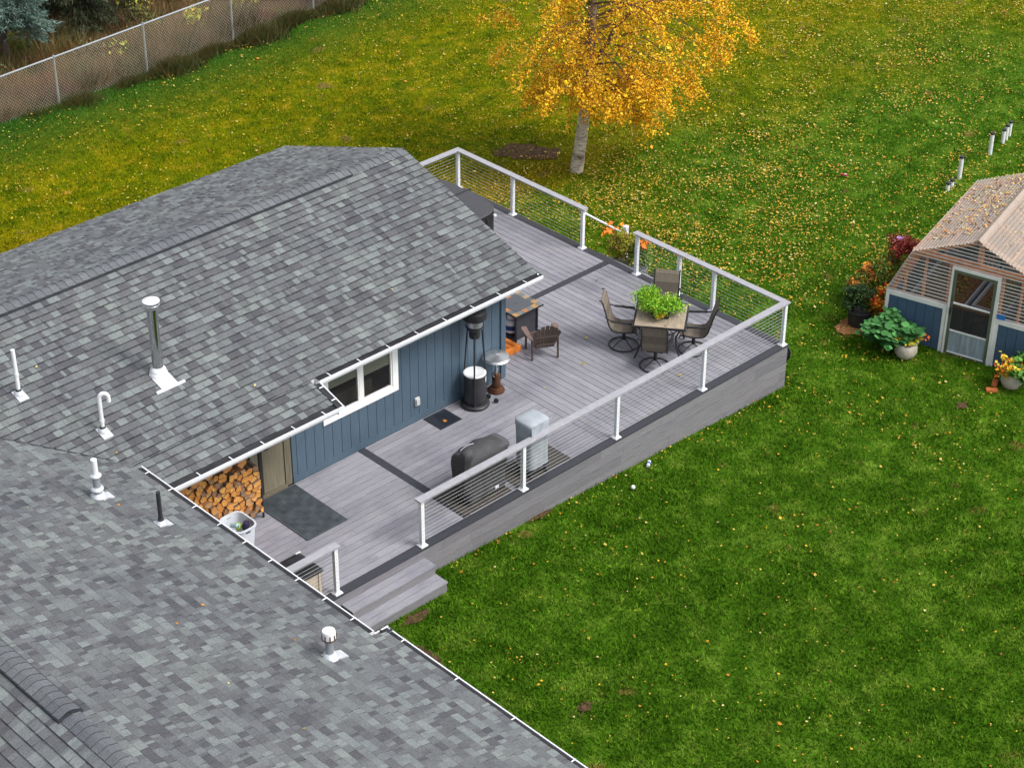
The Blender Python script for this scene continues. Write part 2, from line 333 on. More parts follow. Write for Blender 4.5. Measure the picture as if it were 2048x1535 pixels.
def blades(x, y, h, w, lean, cols, z=None):
    n = len(x); z = gz(x, y) if z is None else z; a = rng.uniform(0, 2*pi, n); l = rng.uniform(0, 2*pi, n); hh = h*(.5+rng.random(n)*.9); ww = w*(.6+.8*rng.random(n))/2
    B = np.stack([x, y, z], 1); d = np.stack([np.cos(a), np.sin(a), 0*a], 1)*ww[:, None]; ll = (lean*hh*(.3+rng.random(n)))[:, None]
    T = B+np.stack([np.cos(l), np.sin(l), 0*l], 1)*ll+np.array([0, 0, 1])*hh[:, None]
    return np.stack([B-d, B+d, T], 1).reshape(-1, 3), cols[rng.integers(0, len(cols), n)]*(.75+.5*rng.random((n, 1)))
def gdens(x, y):
    d2 = (x-CL.x)**2+(y-CL.y)**2; return np.where(vis(x, y) & (y < fy(x)+.2), np.clip((26.**2)/d2, 0, 1), 0)
x, y = scatter(2500000, -13, 24, -13, 24, gdens)
clump = .5+.5*np.sin(x*2.3+1.7*np.sin(y*1.9))*np.sin(y*2.7+1.3*np.sin(x*2.1))
ins = np.zeros(len(x), bool)
for cx, cy, rx, ry, ro, am in DIRT: ins |= ((x-cx)**2+(y-cy)**2) < (min(rx, ry)*.9)**2
k = ~ins | (rng.random(len(x)) < .55); x = x[k]; y = y[k]; clump = clump[k]
V, c = blades(x, y, .045+.02*clump, .017, .9, np.array([(1, 1, 1), (1.4, 1.3, 1.2), (.65, .7, .7), (.9, 1.05, .9), (1.9, 1.7, 1.9), (.38, .42, .4)]))
tag(npmesh('grass', V, 3, c, 'blades'), 'green autumn lawn grass round the deck and greenhouse', 'grass', kind='stuff')
# long dark grass at the foot of the fence and dry grass behind it
NF = 90000; x = rng.uniform(-12, 14, NF); y = fy(x)+rng.normal(-.16, .17, NF)*(1+.4*np.sin(x*2.2))
V, c = blades(x, y, .24+.12*np.sin(x*3.1)*np.sin(x*1.3+1), .02, .8, np.array([(.05, .075, .018), (.09, .075, .02), (.13, .075, .02), (.05, .09, .02), (.10, .09, .03)]), np.full(NF, -1.))
tag(npmesh('fence_foot_grass', V, 3, c, 'foliage'), 'long dark unmown grass along the foot of the chain link fence', 'grass', kind='stuff')
x = rng.uniform(-9, 12, 150000); y = fy(x)+.1+rng.exponential(1.3, 150000)
pal = np.array([(.42, .27, .12), (.20, .14, .05), (.50, .30, .15), (.11, .13, .03), (.10, .06, .03), (.40, .15, .09), (.24, .20, .035), (.08, .11, .035)])
zone = np.floor((x*1.1+np.sin(y*2.3+x)*1.3+np.sin(x*3.1)*.9+rng.normal(size=len(x))*.35)).astype(int) % 8
V, c = blades(x, y, .35+.35*(.5+.5*np.sin(x*1.9+y*1.3)*np.sin(y*2.3-x*.7)), .022, .5, pal, np.full(150000, -1.)); c = (c*.35+pal[zone]*.65)*.72
tag(npmesh('dry_grass', V, 3, c, 'foliage'), 'tall dry tan and pinkish grass behind the chain link fence', 'dry grass', kind='stuff')
# ------------------------------------------------------------------ fallen leaves
def ldens(x, y):
    d = 6+50*np.exp(-((y+.2)/.12)**2)*(x < .1)+60*np.exp(-((x-.25)/.12)**2)*(y < 9)+235*np.exp(-(((x-4.2)/3.3)**2+((y-5.9)/3.6)**2))+82/(1+np.exp(-(x-7.5)*.7))*(1/(1+np.exp((y-16)*.5)))+20/(1+np.exp(-(y-7)*.8))+26*np.exp(-(((x-4.5)/3)**2+((y+1)/2.5)**2))
    return np.where(vis(x, y) & (y < fy(x)-.1), d/360., 0)*(.35+1.3*(np.sin(x*1.1+np.sin(y))*np.sin(y*1.4+np.sin(x*.8))*.5+.5))*(.6+.8*(np.sin(x*4.3+2*np.sin(y*2.1))*np.sin(y*5.1+1.5*np.sin(x*2.7))*.5+.5))
x, y = scatter(int(37*37*330), -13, 24, -13, 24, ldens)
LP = [(.60, .44, .08), (.58, .36, .02), (.52, .22, .02), (.66, .54, .22), (.36, .28, .03), (.30, .12, .03)]
V, c = leafquads(np.stack([x, y, gz(x, y)+.045+.02*rng.random(len(x))], 1), .037, LP, .72, .8, [.24, .28, .19, .08, .13, .08])
tag(npmesh('fallen_leaves', V, 4, c, 'leafy'), 'fallen yellow birch leaves scattered over the lawn', 'fallen leaves', kind='stuff')
spots = [(-.75, 4.1, .02), (-.9, 6.4, .02), (-8.3, .75, .02), (-10.3, .9, .02), (-6.35, 2.42, .03), (-2.5, 2.7, .02), (-3.2, 2.1, .02), (-1.6, 8.1, .915), (-.6, 5.6, .02), (-4.3, 2.0, .02), (-2.2, .6, .02), (-1.9, .9, .8), (-1.6, 1.2, .8), (-2.1, 1.1, .8)]
lv = [(a, b, z) for a, b, z in spots]
V, c = leafquads(np.array(lv), .06, LP, .85); tag(npmesh('deck_leaves', V, 4, c, 'leafy'), 'few stray yellow leaves lying on the grey deck boards', 'fallen leaves', kind='stuff')
# ------------------------------------------------------------------ HOUSE
HOUSE = thing('house', 'blue sided house with grey shingle roofs and white gutters beside the deck', 'house', (-9, 5.8, 0))
PALS = [((.180, .200, .197), .14), ((.150, .162, .164), .23), ((.126, .132, .138), .30), ((.106, .108, .115), .20), ((.082, .083, .092), .13)]
pc = np.array([p[0] for p in PALS]); pw = np.array([p[1] for p in PALS]); pw /= pw.sum()
def shingles(mb, O, A, Uv, Nn, L, segs, expo=.143):
    """courses along A going up Uv from O; segs(s) -> list of (a0,a1) at slope distance s"""
    O, A, Uv, Nn = map(Vector, (O, A, Uv, Nn)); n = int(L/expo)+1
    for i in range(n):
        s0 = i*expo; s1 = min(s0+expo, L)
        if s1-s0 < .01: break
        for a0, a1 in segs((s0+s1)/2):
            a = a0-random.uniform(0, .2); last = None
            while a < a1:
                w = random.choice((.05, .07, .09, .11, .13, .15, .17)); b = min(a+w, a1); aa = max(a, a0); a += w
                if b-aa < .004: continue
                j = rng.choice(len(pc), p=pw)
                if last is not None and random.random() < .08: j = last
                last = j; col = tuple(pc[j]*(.92+.16*random.random())); up = random.choice((.011, .019)); lo = O+Uv*s0; hi = O+Uv*s1
                p = [lo+A*aa+Nn*up, lo+A*b+Nn*up, hi+A*b+Nn*.001, hi+A*aa+Nn*.001, lo+A*aa-Nn*.004, lo+A*b-Nn*.004]
                mb.add(p, [(0, 1, 2, 3)], col); mb.add([p[4], p[5], p[1], p[0]], [(0, 1, 2, 3)], (.010, .010, .012))  # dark asphalt butt edge, its colour also painting the course shadow line
                if up > .015: mb.add([p[1], p[2], p[2]-Nn*.004, p[1]-Nn*.012], [(0, 1, 2, 3)], (.02, .02, .022)); mb.add([p[0], p[0]-Nn*.012, p[3]-Nn*.004, p[3]], [(0, 1, 2, 3)], (.02, .02, .022))  # sides of raised tabs near black: their offset shadow painted in
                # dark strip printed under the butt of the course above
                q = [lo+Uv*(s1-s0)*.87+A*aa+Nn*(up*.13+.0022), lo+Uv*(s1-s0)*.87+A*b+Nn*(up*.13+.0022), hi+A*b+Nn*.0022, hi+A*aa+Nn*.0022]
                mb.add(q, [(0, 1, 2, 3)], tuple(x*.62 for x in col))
ZE, YE, YR, XR = 2.22, 2.30, 5.85, -4.20
ZR = ZE+(YR-YE)/3; sl = math.sqrt(10)/3; MU = (0, 1/sl, 1/3/sl); MN = (0, -1/3/sl, 1/sl)
WXE, WXR = -12.82, -17.42; WZR = ZE+(WXE-WXR)/-3*-1
WZ = lambda x: ZE+(WXE-x)/3
MZ = lambda y: ZE+(y-YE)/3
XV = lambda y: WXE-(y-YE)                       # valley x for a y on the front slope
YB = 2*YR-YE
def mseg(s):
    y = YE+s/sl; return [(max(XV(y)-.16, -22), XR)]
def mseg_b(s):
    y = YE+s/sl; return [(-XR, -max(XV(y)-.16, -22))]
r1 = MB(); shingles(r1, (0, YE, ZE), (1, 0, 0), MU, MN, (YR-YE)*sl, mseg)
# lower extension of the front slope, left of the notch
YX = 1.72; ext = (YE-YX)*sl; r1n = int(ext/.143)+1
shingles(r1, (0, YX, MZ(YX)), (1, 0, 0), MU, MN, ext, lambda s: [(-12.95, -9.36)])
roof = r1.build('roof', 'shingle', HOUSE); roof['label'] = 'front roof slope in mottled grey shingles above the deck'
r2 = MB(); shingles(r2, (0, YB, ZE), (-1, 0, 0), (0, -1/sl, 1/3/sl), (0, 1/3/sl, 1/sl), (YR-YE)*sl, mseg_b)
r2.build('roof', 'shingle', HOUSE)['label'] = 'back roof slope in mottled grey shingles facing the fence'
YS, WX2 = -3.25, -12.58                          # step in the wing eave
def wseg(s):
    x = WXE-s/sl; yv = min(YE-(x-WXE), YR)
    return [(-15, yv+.16), (YB+(x-WXE)-.16, YB+.3)] if yv < YR else [(-15, YB+.3)]
r3 = MB(); wu = (-1/sl, 0, 1/3/sl); wn = (1/3/sl, 0, 1/sl)
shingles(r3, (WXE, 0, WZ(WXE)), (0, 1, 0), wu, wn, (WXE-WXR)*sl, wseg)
EX = .2713; shingles(r3, (WXE+EX, 0, WZ(WXE+EX)), (0, 1, 0), wu, wn, EX*sl, lambda s: [(-15, YS)])
r3.build('roof', 'shingle', HOUSE)['label'] = 'wing roof slope in mottled grey shingles dropping to the white gutter'
r4 = MB(); shingles(r4, (2*WXR-WXE, 0, ZE), (0, -1, 0), (1/sl, 0, 1/3/sl), (-1/3/sl, 0, 1/sl), (WXE-WXR)*sl, lambda s: [(-YB-.3, 15)])
r4.build('roof', 'shingle', HOUSE)['label'] = 'far side of the wing roof beyond its ridge'
rl_ = [(rng.uniform(-14, -5), q) for q in rng.uniform(2.5, 5.5, 7)]; rp_ = [(a, b, MZ(b)+.03) for a, b in rl_]+[(a, b, WZ(a)+.03) for a, b in zip(rng.uniform(-17, -13, 8), rng.uniform(-5, 1.5, 8))]
V, c = leafquads(np.array(rp_), .05, LP, .8); tag(npmesh('roof_stray_leaves', V, 4, c, 'leafy'), 'few stray leaves lying on the house roof shingles', 'fallen leaves', kind='stuff')
# ridge caps and ridge vents
def caps(mb, P0, D, Sd, n, rise, wid=.14, drop=1/3, step=.142):
    """n folded cap shingles from P0 along D; Sd = sideways unit"""
    P0, D, Sd = map(Vector, (P0, D, Sd)); Z = Vector((0, 0, 1))
    for i in range(n):
        q = P0+D*(i*step); pr = [(-wid, -wid*drop), (-wid*.5, -wid*.5*drop+.003), (-.03, -.004), (.03, -.004), (wid*.5, -wid*.5*drop+.003), (wid, -wid*drop)]
        c = tuple(np.array((.125, .132, .142))*(.88+.24*random.random())); a = [q+Sd*u+Z*(w+rise+.016) for u, w in pr]; b = [q+D*(step+.004)+Sd*u+Z*(w+rise+.007) for u, w in pr]; lo = [p-Z*.010 for p in a]
        k = 6; mb.add(a+b, [(j, j+1, k+j+1, k+j) for j in range(5)], c); mb.add(lo+a, [(j, j+1, k+j+1, k+j) for j in range(5)], (.03, .032, .036))
rc = MB(); caps(rc, (-5.53, YR, ZR), (1, 0, 0), (0, 1, 0), 9, .004); caps(rc, (-16.5, YR, ZR), (1, 0, 0), (0, 1, 0), 77, .030, .15); rc.build('ridge_cap', 'shingle', roof)
rc = MB(); caps(rc, (WXR, -3.42-80*.142, WZ(WXR)), (0, 1, 0), (1, 0, 0), 80, .004)
caps(rc, (WXR, -3.36, WZ(WXR)), (0, 1, 0), (1, 0, 0), 93, .030, .15)
rc.build('ridge_cap', 'shingle', roof)
for P, D, Sd, L in (((-16.5, YR, ZR), Vector((1, 0, 0)), Vector((0, 1, 0)), 10.95), ((WXR, 9.9, WZ(WXR)), Vector((0, -1, 0)), Vector((1, 0, 0)), 13.28)):
    P = Vector(P); rv = MB()
    for s_ in (-1, 1):
        a = P+Sd*s_*.165+Vector((0, 0, -.053)); rv.poly([a, a+Vector((0, 0, .034)), a-Sd*s_*.16+Vector((0, 0, .080)), a-Sd*s_*.16+Vector((0, 0, .05))], D*L)
    rv.build('ridge_vent', 'blackrubber', roof)
# timber under the shingles: soffit slabs, fascia, rake boards
un = MB()
un.poly([(0, YE+.03, ZE-.012), (0, YR, ZR-.02), (0, YB-.03, ZE-.012), (0, YB-.03, ZE-.16), (0, YR, ZR-.16), (0, YE+.03, ZE-.16)], (13, 0, 0))
un.v = [(x-4.23-13, y, z) for x, y, z in un.v]
un.build('roof_underside', 'whitetrim', HOUSE); un = MB()
un.poly([(-13, YX+.07, MZ(YX)-.02), (-13, YE+.1, MZ(YE+.1)-.012), (-13, YE+.1, MZ(YX)-.17), (-13, YX+.07, MZ(YX)-.17)], (13-9.38, 0, 0))
un.build('roof_underside', 'whitetrim', HOUSE); un = MB()
un.poly([(WXE-.03, 0, ZE-.012), (WXR, 0, WZ(WXR)-.02), (2*WXR-WXE, 0, ZE-.01), (2*WXR-WXE, 0, ZE-.16), (WXR, 0, WZ(WXR)-.16), (WXE-.03, 0, ZE-.16)], (0, 25, 0))
un.v[-12:] = [(x, y-14.98, z) for x, y, z in un.v[-12:]]
un.build('roof_underside', 'whitetrim', HOUSE); un = MB()
un.poly([(WX2-.03, 0, WZ(WX2)-.01), (WXE-.2, 0, WZ(WXE-.2)-.012), (WXE-.2, 0, WZ(WX2)-.17), (WX2-.03, 0, WZ(WX2)-.17)], (0, -11.7, 0)); un.v[-8:] = [(x, y+YS-.02, z) for x, y, z in un.v[-8:]]
un.build('roof_underside', 'whitetrim', HOUSE)
rk = MB()
for y0, z0, y1, z1 in ((YE-.02, ZE, YR, ZR), (YB+.02, ZE, YR, ZR)):
    rk = MB()
    rk.add([(XR, y0, z0-.15), (XR, y0, z0-.012), (XR, y1, z1-.012), (XR, y1, z1-.15), (XR-.028, y0, z0-.15), (XR-.028, y0, z0-.012), (XR-.028, y1, z1-.012), (XR-.028, y1, z1-.15)], [(0, 1, 2, 3), (4, 7, 6, 5), (0, 4, 5, 1), (1, 5, 6, 2), (0, 3, 7, 4)]); rk.build('rake_board', 'white', HOUSE)
rk = MB(); rk.box(-17, XR, YB+.001, YB+.02, ZE-.14, ZE-.006)
rk.build('rear_fascia', 'white', HOUSE)
# valley flashing line
vf = MB(); vf.tube([(-12.95, 2.44, ZE+.055), (-13.6, 3.06, ZE+.275), (-14.3, 3.74, ZE+.50), (-16.4, 5.83, MZ(5.83)+.02)], .008, 5); vf.build('valley_strip', 'blackrubber', HOUSE)
# gutters
def gutter(P0, P1, out, clips, lab):
    P0, P1, out = map(Vector, (P0, P1, out)); Z = Vector((0, 0, 1)); d = (P1-P0); L = d.length; d.normalize()
    pr = [(-.115, 0), (-.115, -.12), (-.035, -.12), (-.02, -.09), (0, -.065), (.006, -.012), (.006, 0), (-.012, 0), (-.012, -.012), (-.012, -.05), (-.10, -.10), (-.109, -.10), (-.109, 0)]
    g_ = MB(); a = [P0+out*u+Z*w for u, w in pr]; b = [p+d*L for p in a]; n = len(pr)
    g_.add(a+b, [(i, (i+1) % n, n+(i+1) % n, n+i) for i in range(n)])
    for q in (a, b): g_.add([q[0], q[1], q[2], q[3], q[4], q[5], q[6]], [tuple(range(7))])
    go = g_.build('gutter', 'white', HOUSE); go['label'] = lab
    i_ = MB(); i_.add([P0+out*u+Z*w for u, w in ((-.118, .002), (-.013, -.014))]+[P1+out*u+Z*w for u, w in ((-.118, .002), (-.013, -.014))], [(0, 1, 3, 2)])
    for u in (-.085, -.05): i_.tube([P0+out*u+Z*-.006, P1+out*u+Z*-.006], .004, 4)
    i_.tube([P0+out*-.118+Z*.006, P1+out*-.118+Z*.006], .011, 5)
    i_.build('gutter_guard', 'blackplastic', go)
    n = max(1, int(round(L/clips)))
    for i in range(n):
        q = P0+d*((i+.35)*L/n); c_ = MB(); c_.poly([q+out*-.105+Z*.006, q+out*.002+Z*.006, q+out*.002+Z*.011, q+out*-.105+Z*.011], d*.018); c_.build('gutter_strap', 'white', go)
gutter((-9.24, 2.2, ZE-.02), (-4.17, 2.2, ZE-.02), (0, -1, 0), .62, 'white gutter along the main eave above the window')
gutter((-9.24, 2.2, ZE-.03), (-9.24, 1.60, 2.0), (1, 0, 0), .36, 'short sloping white gutter at the notch beside the window')
gutter((-12.9, 1.60, 2.01), (-9.235, 1.60, 2.01), (0, -1, 0), .62, 'white gutter above the firewood')
gutter((-12.7, 2.2, 2.195), (-12.7, -3.17, 2.195), (1, 0, 0), .62, 'white gutter along the wing eave')
gutter((-12.82, -3.155, 2.13), (-12.44, -3.155, 2.13), (0, 1, 0), .5, 'short white gutter at the step of the wing eave')
gutter((-12.46, -3.155, 2.125), (-12.46, -14.9, 2.125), (1, 0, 0), 1.1, 'white gutter along the lower wing eave over the lawn')
# walls
wl = MB(); X0, X1 = -9.46, -4.56
def wallseg(mb, x0, x1, z0, z1, y=2.78, sp=.195, gap=.009):
    mb.box(x0, x1, y+.012, y+.14, z0, z1)
    x = math.floor(x0/sp)*sp
    while x < x1:
        a, b = max(x+gap/2, x0), min(x+sp-gap/2, x1)
        if b-a > .01: mb.box(a, b, y, y+.0118, z0, z1)
        x += sp
wallseg(wl, X0, -8.74, .13, 2.06); wallseg(wl, -7.14, X1, .13, 2.06); wallseg(wl, -8.74, -7.14, .13, .86); wallseg(wl, -8.74, -7.14, 1.93, 2.06)
wl.box(X0, X1-.002, 2.772, 2.92, .004, .1295)
y = 2.795
wl.box(X1-.13, X1-.012, 2.925, 9.25, .004, 2.06)
while y < 9.25: wl.box(X1-.0118, X1, y+.004, min(y+.195, 9.25)-.004, .004, 2.06); y += .195
wl.add([(X1-.1, 2.78, 2.07), (X1-.1, 9.2, 2.07), (X1-.1, YR, ZR-.17)], [(0, 1, 2)])
wl.box(X1-.10, X1+.012, 2.755, 2.7715, .004, 2.06); wl.box(-17, X1-.14, 9.2, 9.3, -.5, 2.1)
wl.build('wall', 'siding', HOUSE)['label'] = 'blue grooved siding wall behind the patio heaters'
w2 = MB(); w2.box(-13.2, -10.52, 2.80, 2.95, .0, 2.04); w2.box(-13.25, -13.1, -14.5, 2.79, -.55, 2.03); w2.box(-21.8, -21.7, -14.5, 9.8, -.55, 2.03); w2.box(-21.6, -13.3, -14.5, -14.4, -.55, 2.03)
w2.build('wall', 'tan', HOUSE)['label'] = 'shaded tan wall behind the firewood and under the wing eave'
dr = MB(); dr.box(-10.45, -9.60, 2.82, 2.87, .05, 2.0); dr.box(-10.10, -10.06, 2.795, 2.8195, .06, 2.0, (.15, .15, .15)); door = dr.build('door', mat('door_beige', (.20, .175, .12), .7, var=.2, scale=6, stretch=(6, 6, .5), attr=True), HOUSE)
df = MB(); df.box(-9.5995, -9.462, 2.80, 2.90, .0, 2.02); df.box(-10.518, -10.4505, 2.80, 2.90, 0, 2.02); df.box(-10.45, -9.60, 2.76, 2.818, 0, .048); df.build('frame', 'tan', door)
dh = MB(); dh.tube([(-10.03, 2.79, .95), (-10.03, 2.75, .95), (-9.95, 2.75, .95)], .012, 8); dh.build('handle', 'black', door)
# window
wf = MB(); yT = 2.752
wf.box(-8.78, -7.11, yT, 2.7795, .85, .965); wf.box(-8.78, -7.11, yT, 2.7795, 1.86, 1.96); wf.box(-8.78, -8.665, yT, 2.7795, .9655, 1.8595); wf.box(-7.235, -7.11, yT, 2.7795, .9655, 1.8595)
wf.box(-7.97, -7.90, yT+.012, 2.80, .97, 1.855)
for a, b in ((-8.66, -7.972), (-7.898, -7.24)):
    wf.box(a, b, 2.765, 2.81, .97, 1.0); wf.box(a, b, 2.765, 2.81, 1.825, 1.855); wf.box(a, a+.028, 2.765, 2.81, 1.001, 1.824); wf.box(b-.028, b, 2.765, 2.81, 1.001, 1.824)
win = wf.build('window', 'whitetrim', HOUSE, bevel=.004)
gl = MB(); gl.box(-8.63, -8.002, 2.785, 2.789, 1.002, 1.823); gl.build('pane', 'glass', win)
gl = MB(); gl.box(-7.868, -7.27, 2.79, 2.794, 1.002, 1.823); gl.build('pane', 'glass', win)
bl = MB(); bl.box(-8.64, -7.95, 2.80, 2.81, 1.48, 1.86); bl.box(-7.9, -7.25, 2.80, 2.81, 1.42, 1.86); bl.build('roller_blind', 'blind', win)
ib = MB(); ib.add([(-8.74, 2.93, .86), (-7.14, 2.93, .86), (-7.14, 2.93, 1.93), (-8.74, 2.93, 1.93), (-8.74, 3.6, .86), (-7.14, 3.6, .86), (-7.14, 3.6, 1.93), (-8.74, 3.6, 1.93)], [(4, 5, 6, 7), (0, 1, 5, 4), (1, 2, 6, 5), (3, 7, 6, 2), (0, 4, 7, 3)])
ib.box(-8.3, -7.5, 3.0, 3.3, .87, 1.15, (2, 1.8, 1.3)); ib.build('room_interior', mat('room', (.035, .032, .03), .8, var=.3, scale=3, attr=True), win)
ob = MB(); ob.box(-6.745, -6.64, 2.745, 2.7795, .33, .50); ob.box(-6.735, -6.65, 2.722, 2.7445, .35, .48); ob.build('outlet_cover', mat('outlet_plastic', (.5, .52, .5), .4, var=.1), HOUSE, bevel=.01)
# roof penetrations
Z3 = lambda z: (0, 0, z)
def flue(x, y, name, lab):
    z = MZ(y); fl = MB()
    fl.lathe([(.085, .10), (.085, 1.22)], (x, y, z), 28)
    f = fl.build(name, 'chrome', HOUSE, smooth=True); f['label'] = lab
    cp = MB(); cp.lathe([(.0, 1.40), (.06, 1.385), (.135, 1.345), (.135, 1.335), (.0, 1.335)], (x, y, z), 28); cp.build('cap', 'pvc', f, smooth=True)
    b = MB(); b.lathe([(.11, 1.22), (.115, 1.235), (.115, 1.25), (.10, 1.25), (.10, 1.235)], (x, y, z), 24); b.ring((x, y, z+1.29), .13, .008)
    for k in range(6): a = k*pi/3; b.tube([(x+.105*cos(a), y+.105*sin(a), z+1.22), (x+.125*cos(a), y+.125*sin(a), z+1.335)], .008, 5)
    b.build('cap_band', 'steel', f, smooth=True)
    s_ = MB(); s_.lathe([(.155, -.03), (.155, .0), (.14, .06), (.10, .10), (.088, .11)], (x, y, z), 28)
    s_.lathe([(.09, .15), (.125, .11), (.13, .075), (.115, .075)], (x, y, z), 28)
    s_.add([(x-.15, y-.3, MZ(y-.3)+.02), (x+.15, y-.3, MZ(y-.3)+.02), (x+.15, y+.05, MZ(y+.05)+.02), (x-.15, y+.05, MZ(y+.05)+.02)], [(0, 1, 2, 3)])
    s_.box(x-.27, x+.27, y-.33, y-.295, MZ(y-.3)-.005, MZ(y-.3)+.03)
    s_.build('flashing', 'white', f, smooth=True)
flue(-11.38, 3.55, 'chimney_flue', 'tall polished steel flue with white cap and white flashing')
def mflash(mb, x, y, r, w, h, plane, dirs):
    """collar plus skirt plate lying on a roof plane; dirs = downslope unit (x,y)"""
    dx, dy = dirs; px, py = -dy, dx; q = []
    for a, b in ((-w, -.08), (w, -.08), (w, h), (-w, h)): X, Y = x+px*a+dx*b, y+py*a+dy*b; q.append((X, Y, plane(X, Y)+.022))
    mb.add(q, [(0, 1, 2, 3)]); mb.add([(a, b, c-.03) for a, b, c in q]+q, [(i, (i+1) % 4, 4+(i+1) % 4, 4+i) for i in range(4)])
    mb.lathe([(r+.055, -.04), (r+.05, .03), (r+.02, .07), (r+.004, .085)], (x, y, plane(x, y)), 18)
mp = lambda X, Y: MZ(Y); wp = lambda X, Y: WZ(X)
def pipe(x, y, r, h, m, lab, plane, dirs, collar=None, jtop=False):
    z = plane(x, y); p = MB()
    if jtop:
        pts = [(x, y, z-.03), (x, y, z+h-.1)]+[(x+.07*(1-cos(a))*.85, y-.07*(1-cos(a))*.5, z+h-.1+.085*sin(a)) for a in [pi*i/8 for i in range(1, 9)]]+[(x+.12, y-.07, z+h-.17)]
        p.tube(pts, r, 14)
    else: p.tube([(x, y, z-.03), (x, y, z+h)], r, 16, cap=True)
    if collar: p.lathe([(r, collar-.02), (r+.006, collar-.02), (r+.006, collar+.03), (r, collar+.03)], (x, y, z), 16)
    o = p.build('vent_pipe', m, HOUSE, smooth=True); o['label'] = lab
    f = MB(); mflash(f, x, y, r, .085, .15, plane, dirs); f.build('flashing', 'flash', o, smooth=True)
    b = MB(); b.lathe([(r+.002, .06), (r+.016, .065), (r+.012, .10), (r+.002, .105)], (x, y, z), 16); b.build('rubber_boot', 'blackrubber', o, smooth=True)
pipe(-13.46, 4.23, .033, .80, 'pvc', 'straight white plastic vent pipe at the left of the roof', mp, (0, -1), .36)
pipe(-12.80, 3.02, .033, .70, 'pvc', 'white plastic vent pipe with a hooked top', mp, (0, -1), .2, True)
pipe(-13.55, .46, .032, .56, 'blackplastic', 'slim black vent pipe on the wing roof', wp, (1, 0))
x, y = -13.91, 1.48; z = WZ(x)
p = MB(); p.lathe([(.055, -.02), (.055, .36)], (x, y, z), 18); vs = p.build('vent_stack', 'galv', HOUSE, smooth=True); vs['label'] = 'stacked galvanised vent with white upper pipe on the wing roof'
p = MB(); p.tube([(x, y, z+.37), (x, y, z+.66)], .045, 16); p.build('cap', 'pvc', vs, smooth=True)
p = MB(); p.lathe([(.06, .36), (.082, .37), (.085, .39), (.065, .41), (.05, .41)], (x, y, z), 18); p.lathe([(.06, .12), (.09, .135), (.095, .155), (.075, .18), (.056, .19)], (x, y, z), 18); p.build('storm_collar', 'flash', vs, smooth=True)
p = MB(); mflash(p, x, y, .07, .09, .22, wp, (1, 0)); p.build('flashing', 'flash', vs, smooth=True)
x, y = -13.71, -3.5; z = WZ(x)
p = MB(); p.lathe([(.055, -.02), (.055, .33)], (x, y, z), 18); vs = p.build('vent_stack', 'galv', HOUSE, smooth=True); vs['label'] = 'short galvanised vent with drum shaped white cap near the wing eave'
p = MB(); p.lathe([(.078, .31), (.092, .315), (.092, .42), (.085, .45), (0, .46)], (x, y, z), 20); p.build('cap', 'pvc', vs, smooth=True)
p = MB(); p.lathe([(.095, .32), (.098, .32), (.098, .335), (.095, .335)], (x, y, z), 20)
for k in range(9): a = 2*pi*k/9; p.box(x+.0925*cos(a)-.006, x+.0925*cos(a)+.006, y+.0925*sin(a)-.006, y+.0925*sin(a)+.006, z+.335, z+.41)
p.build('cap_band', 'bronze', vs)
p = MB(); mflash(p, x, y, .06, .085, .24, wp, (1, 0)); p.lathe([(.12, -.03), (.12, .015), (.09, .05), (.06, .06)], (x, y, z), 18); p.build('flashing', 'flash', vs, smooth=True)
# ------------------------------------------------------------------ DECK
DECK = thing('deck', 'grey composite deck with white cable railings round the blue house', 'deck', (-5, 2, 0))
def rt(a=.88, b=.24): t = a+b*random.random(); return (t, t*random.uniform(.985, 1.0), t*random.uniform(.99, 1.03))
BW, GP = .136, .011
dx = MB()
yy = .075+.008
while yy < 2.765:
    y1 = min(yy+BW, 2.768)
    for a, b in ((-13.05, -8.062), (-7.908, -4.752)):
        js = [a]+([random.uniform(a+1.2, b-1.2)] if b-a > 4 else [])+[b]
        for j in range(len(js)-1): dx.box(js[j]+.002, js[j+1]-.002, yy, y1, -.025, 0, rt())
    yy += BW+GP
dk = dx.build('decking', 'deckx', DECK); dk['label'] = 'grey boards running along the house wall'
dy = MB(); xx = -4.745
k = 0
while xx < -.085:
    x1 = min(xx+BW, -.078); lo = .083 if True else 0
    segs = [(.083, 2.75 if x1 < X1+.02 else 4.402)]
    if x1 >= X1+.02: segs.append((4.558, 8.9))
    for a, b in segs: dy.box(xx, x1, a, b, -.025, 0 if k > 1 else .0015, rt())
    xx += BW+GP; k += 1
dy.build('decking', 'decky', DECK)['label'] = 'grey boards running away from the front edge by the table'
bd = MB(); T = (1, 1, 1)
bd.box(-13.05, .095, -.09, .075, -.028, .002, rt()); bd.box(-.07, .095, .079, 8.9, -.028, .002, rt())
bd.box(-8.058, -7.912, .083, 2.765, -.027, .001, rt()); bd.box(X1+.02, -.078, 4.408, 4.552, -.027, .001, rt()); bd.box(-4.54, .095, 8.905, 9.06, -.028, .002, rt())
bd.build('border_board', 'border', DECK)
fa = MB()
def skirt(mb, P0, P1, out, z1, bottoms):
    P0, P1, out = map(Vector, (P0, P1, out)); L = (P1-P0).length; d = (P1-P0)/L; z = z1; i = 0
    while z > -1.15:
        h = .178; a = 0; brk = [0]; 
        q = random.uniform(1.2, 3.2)
        while q < L: brk.append(q); q += random.uniform(3.0, 3.7)
        brk.append(L)
        for j in range(len(brk)-1):
            p, r = P0+d*(brk[j]+.002), P0+d*(brk[j+1]-.002); mb.poly([(p.x, p.y, z-h+.008), (p.x, p.y, z), (r.x, r.y, z), (r.x, r.y, z-h+.008)], out*.018, rt(.88, .2))
        z -= h; i += 1
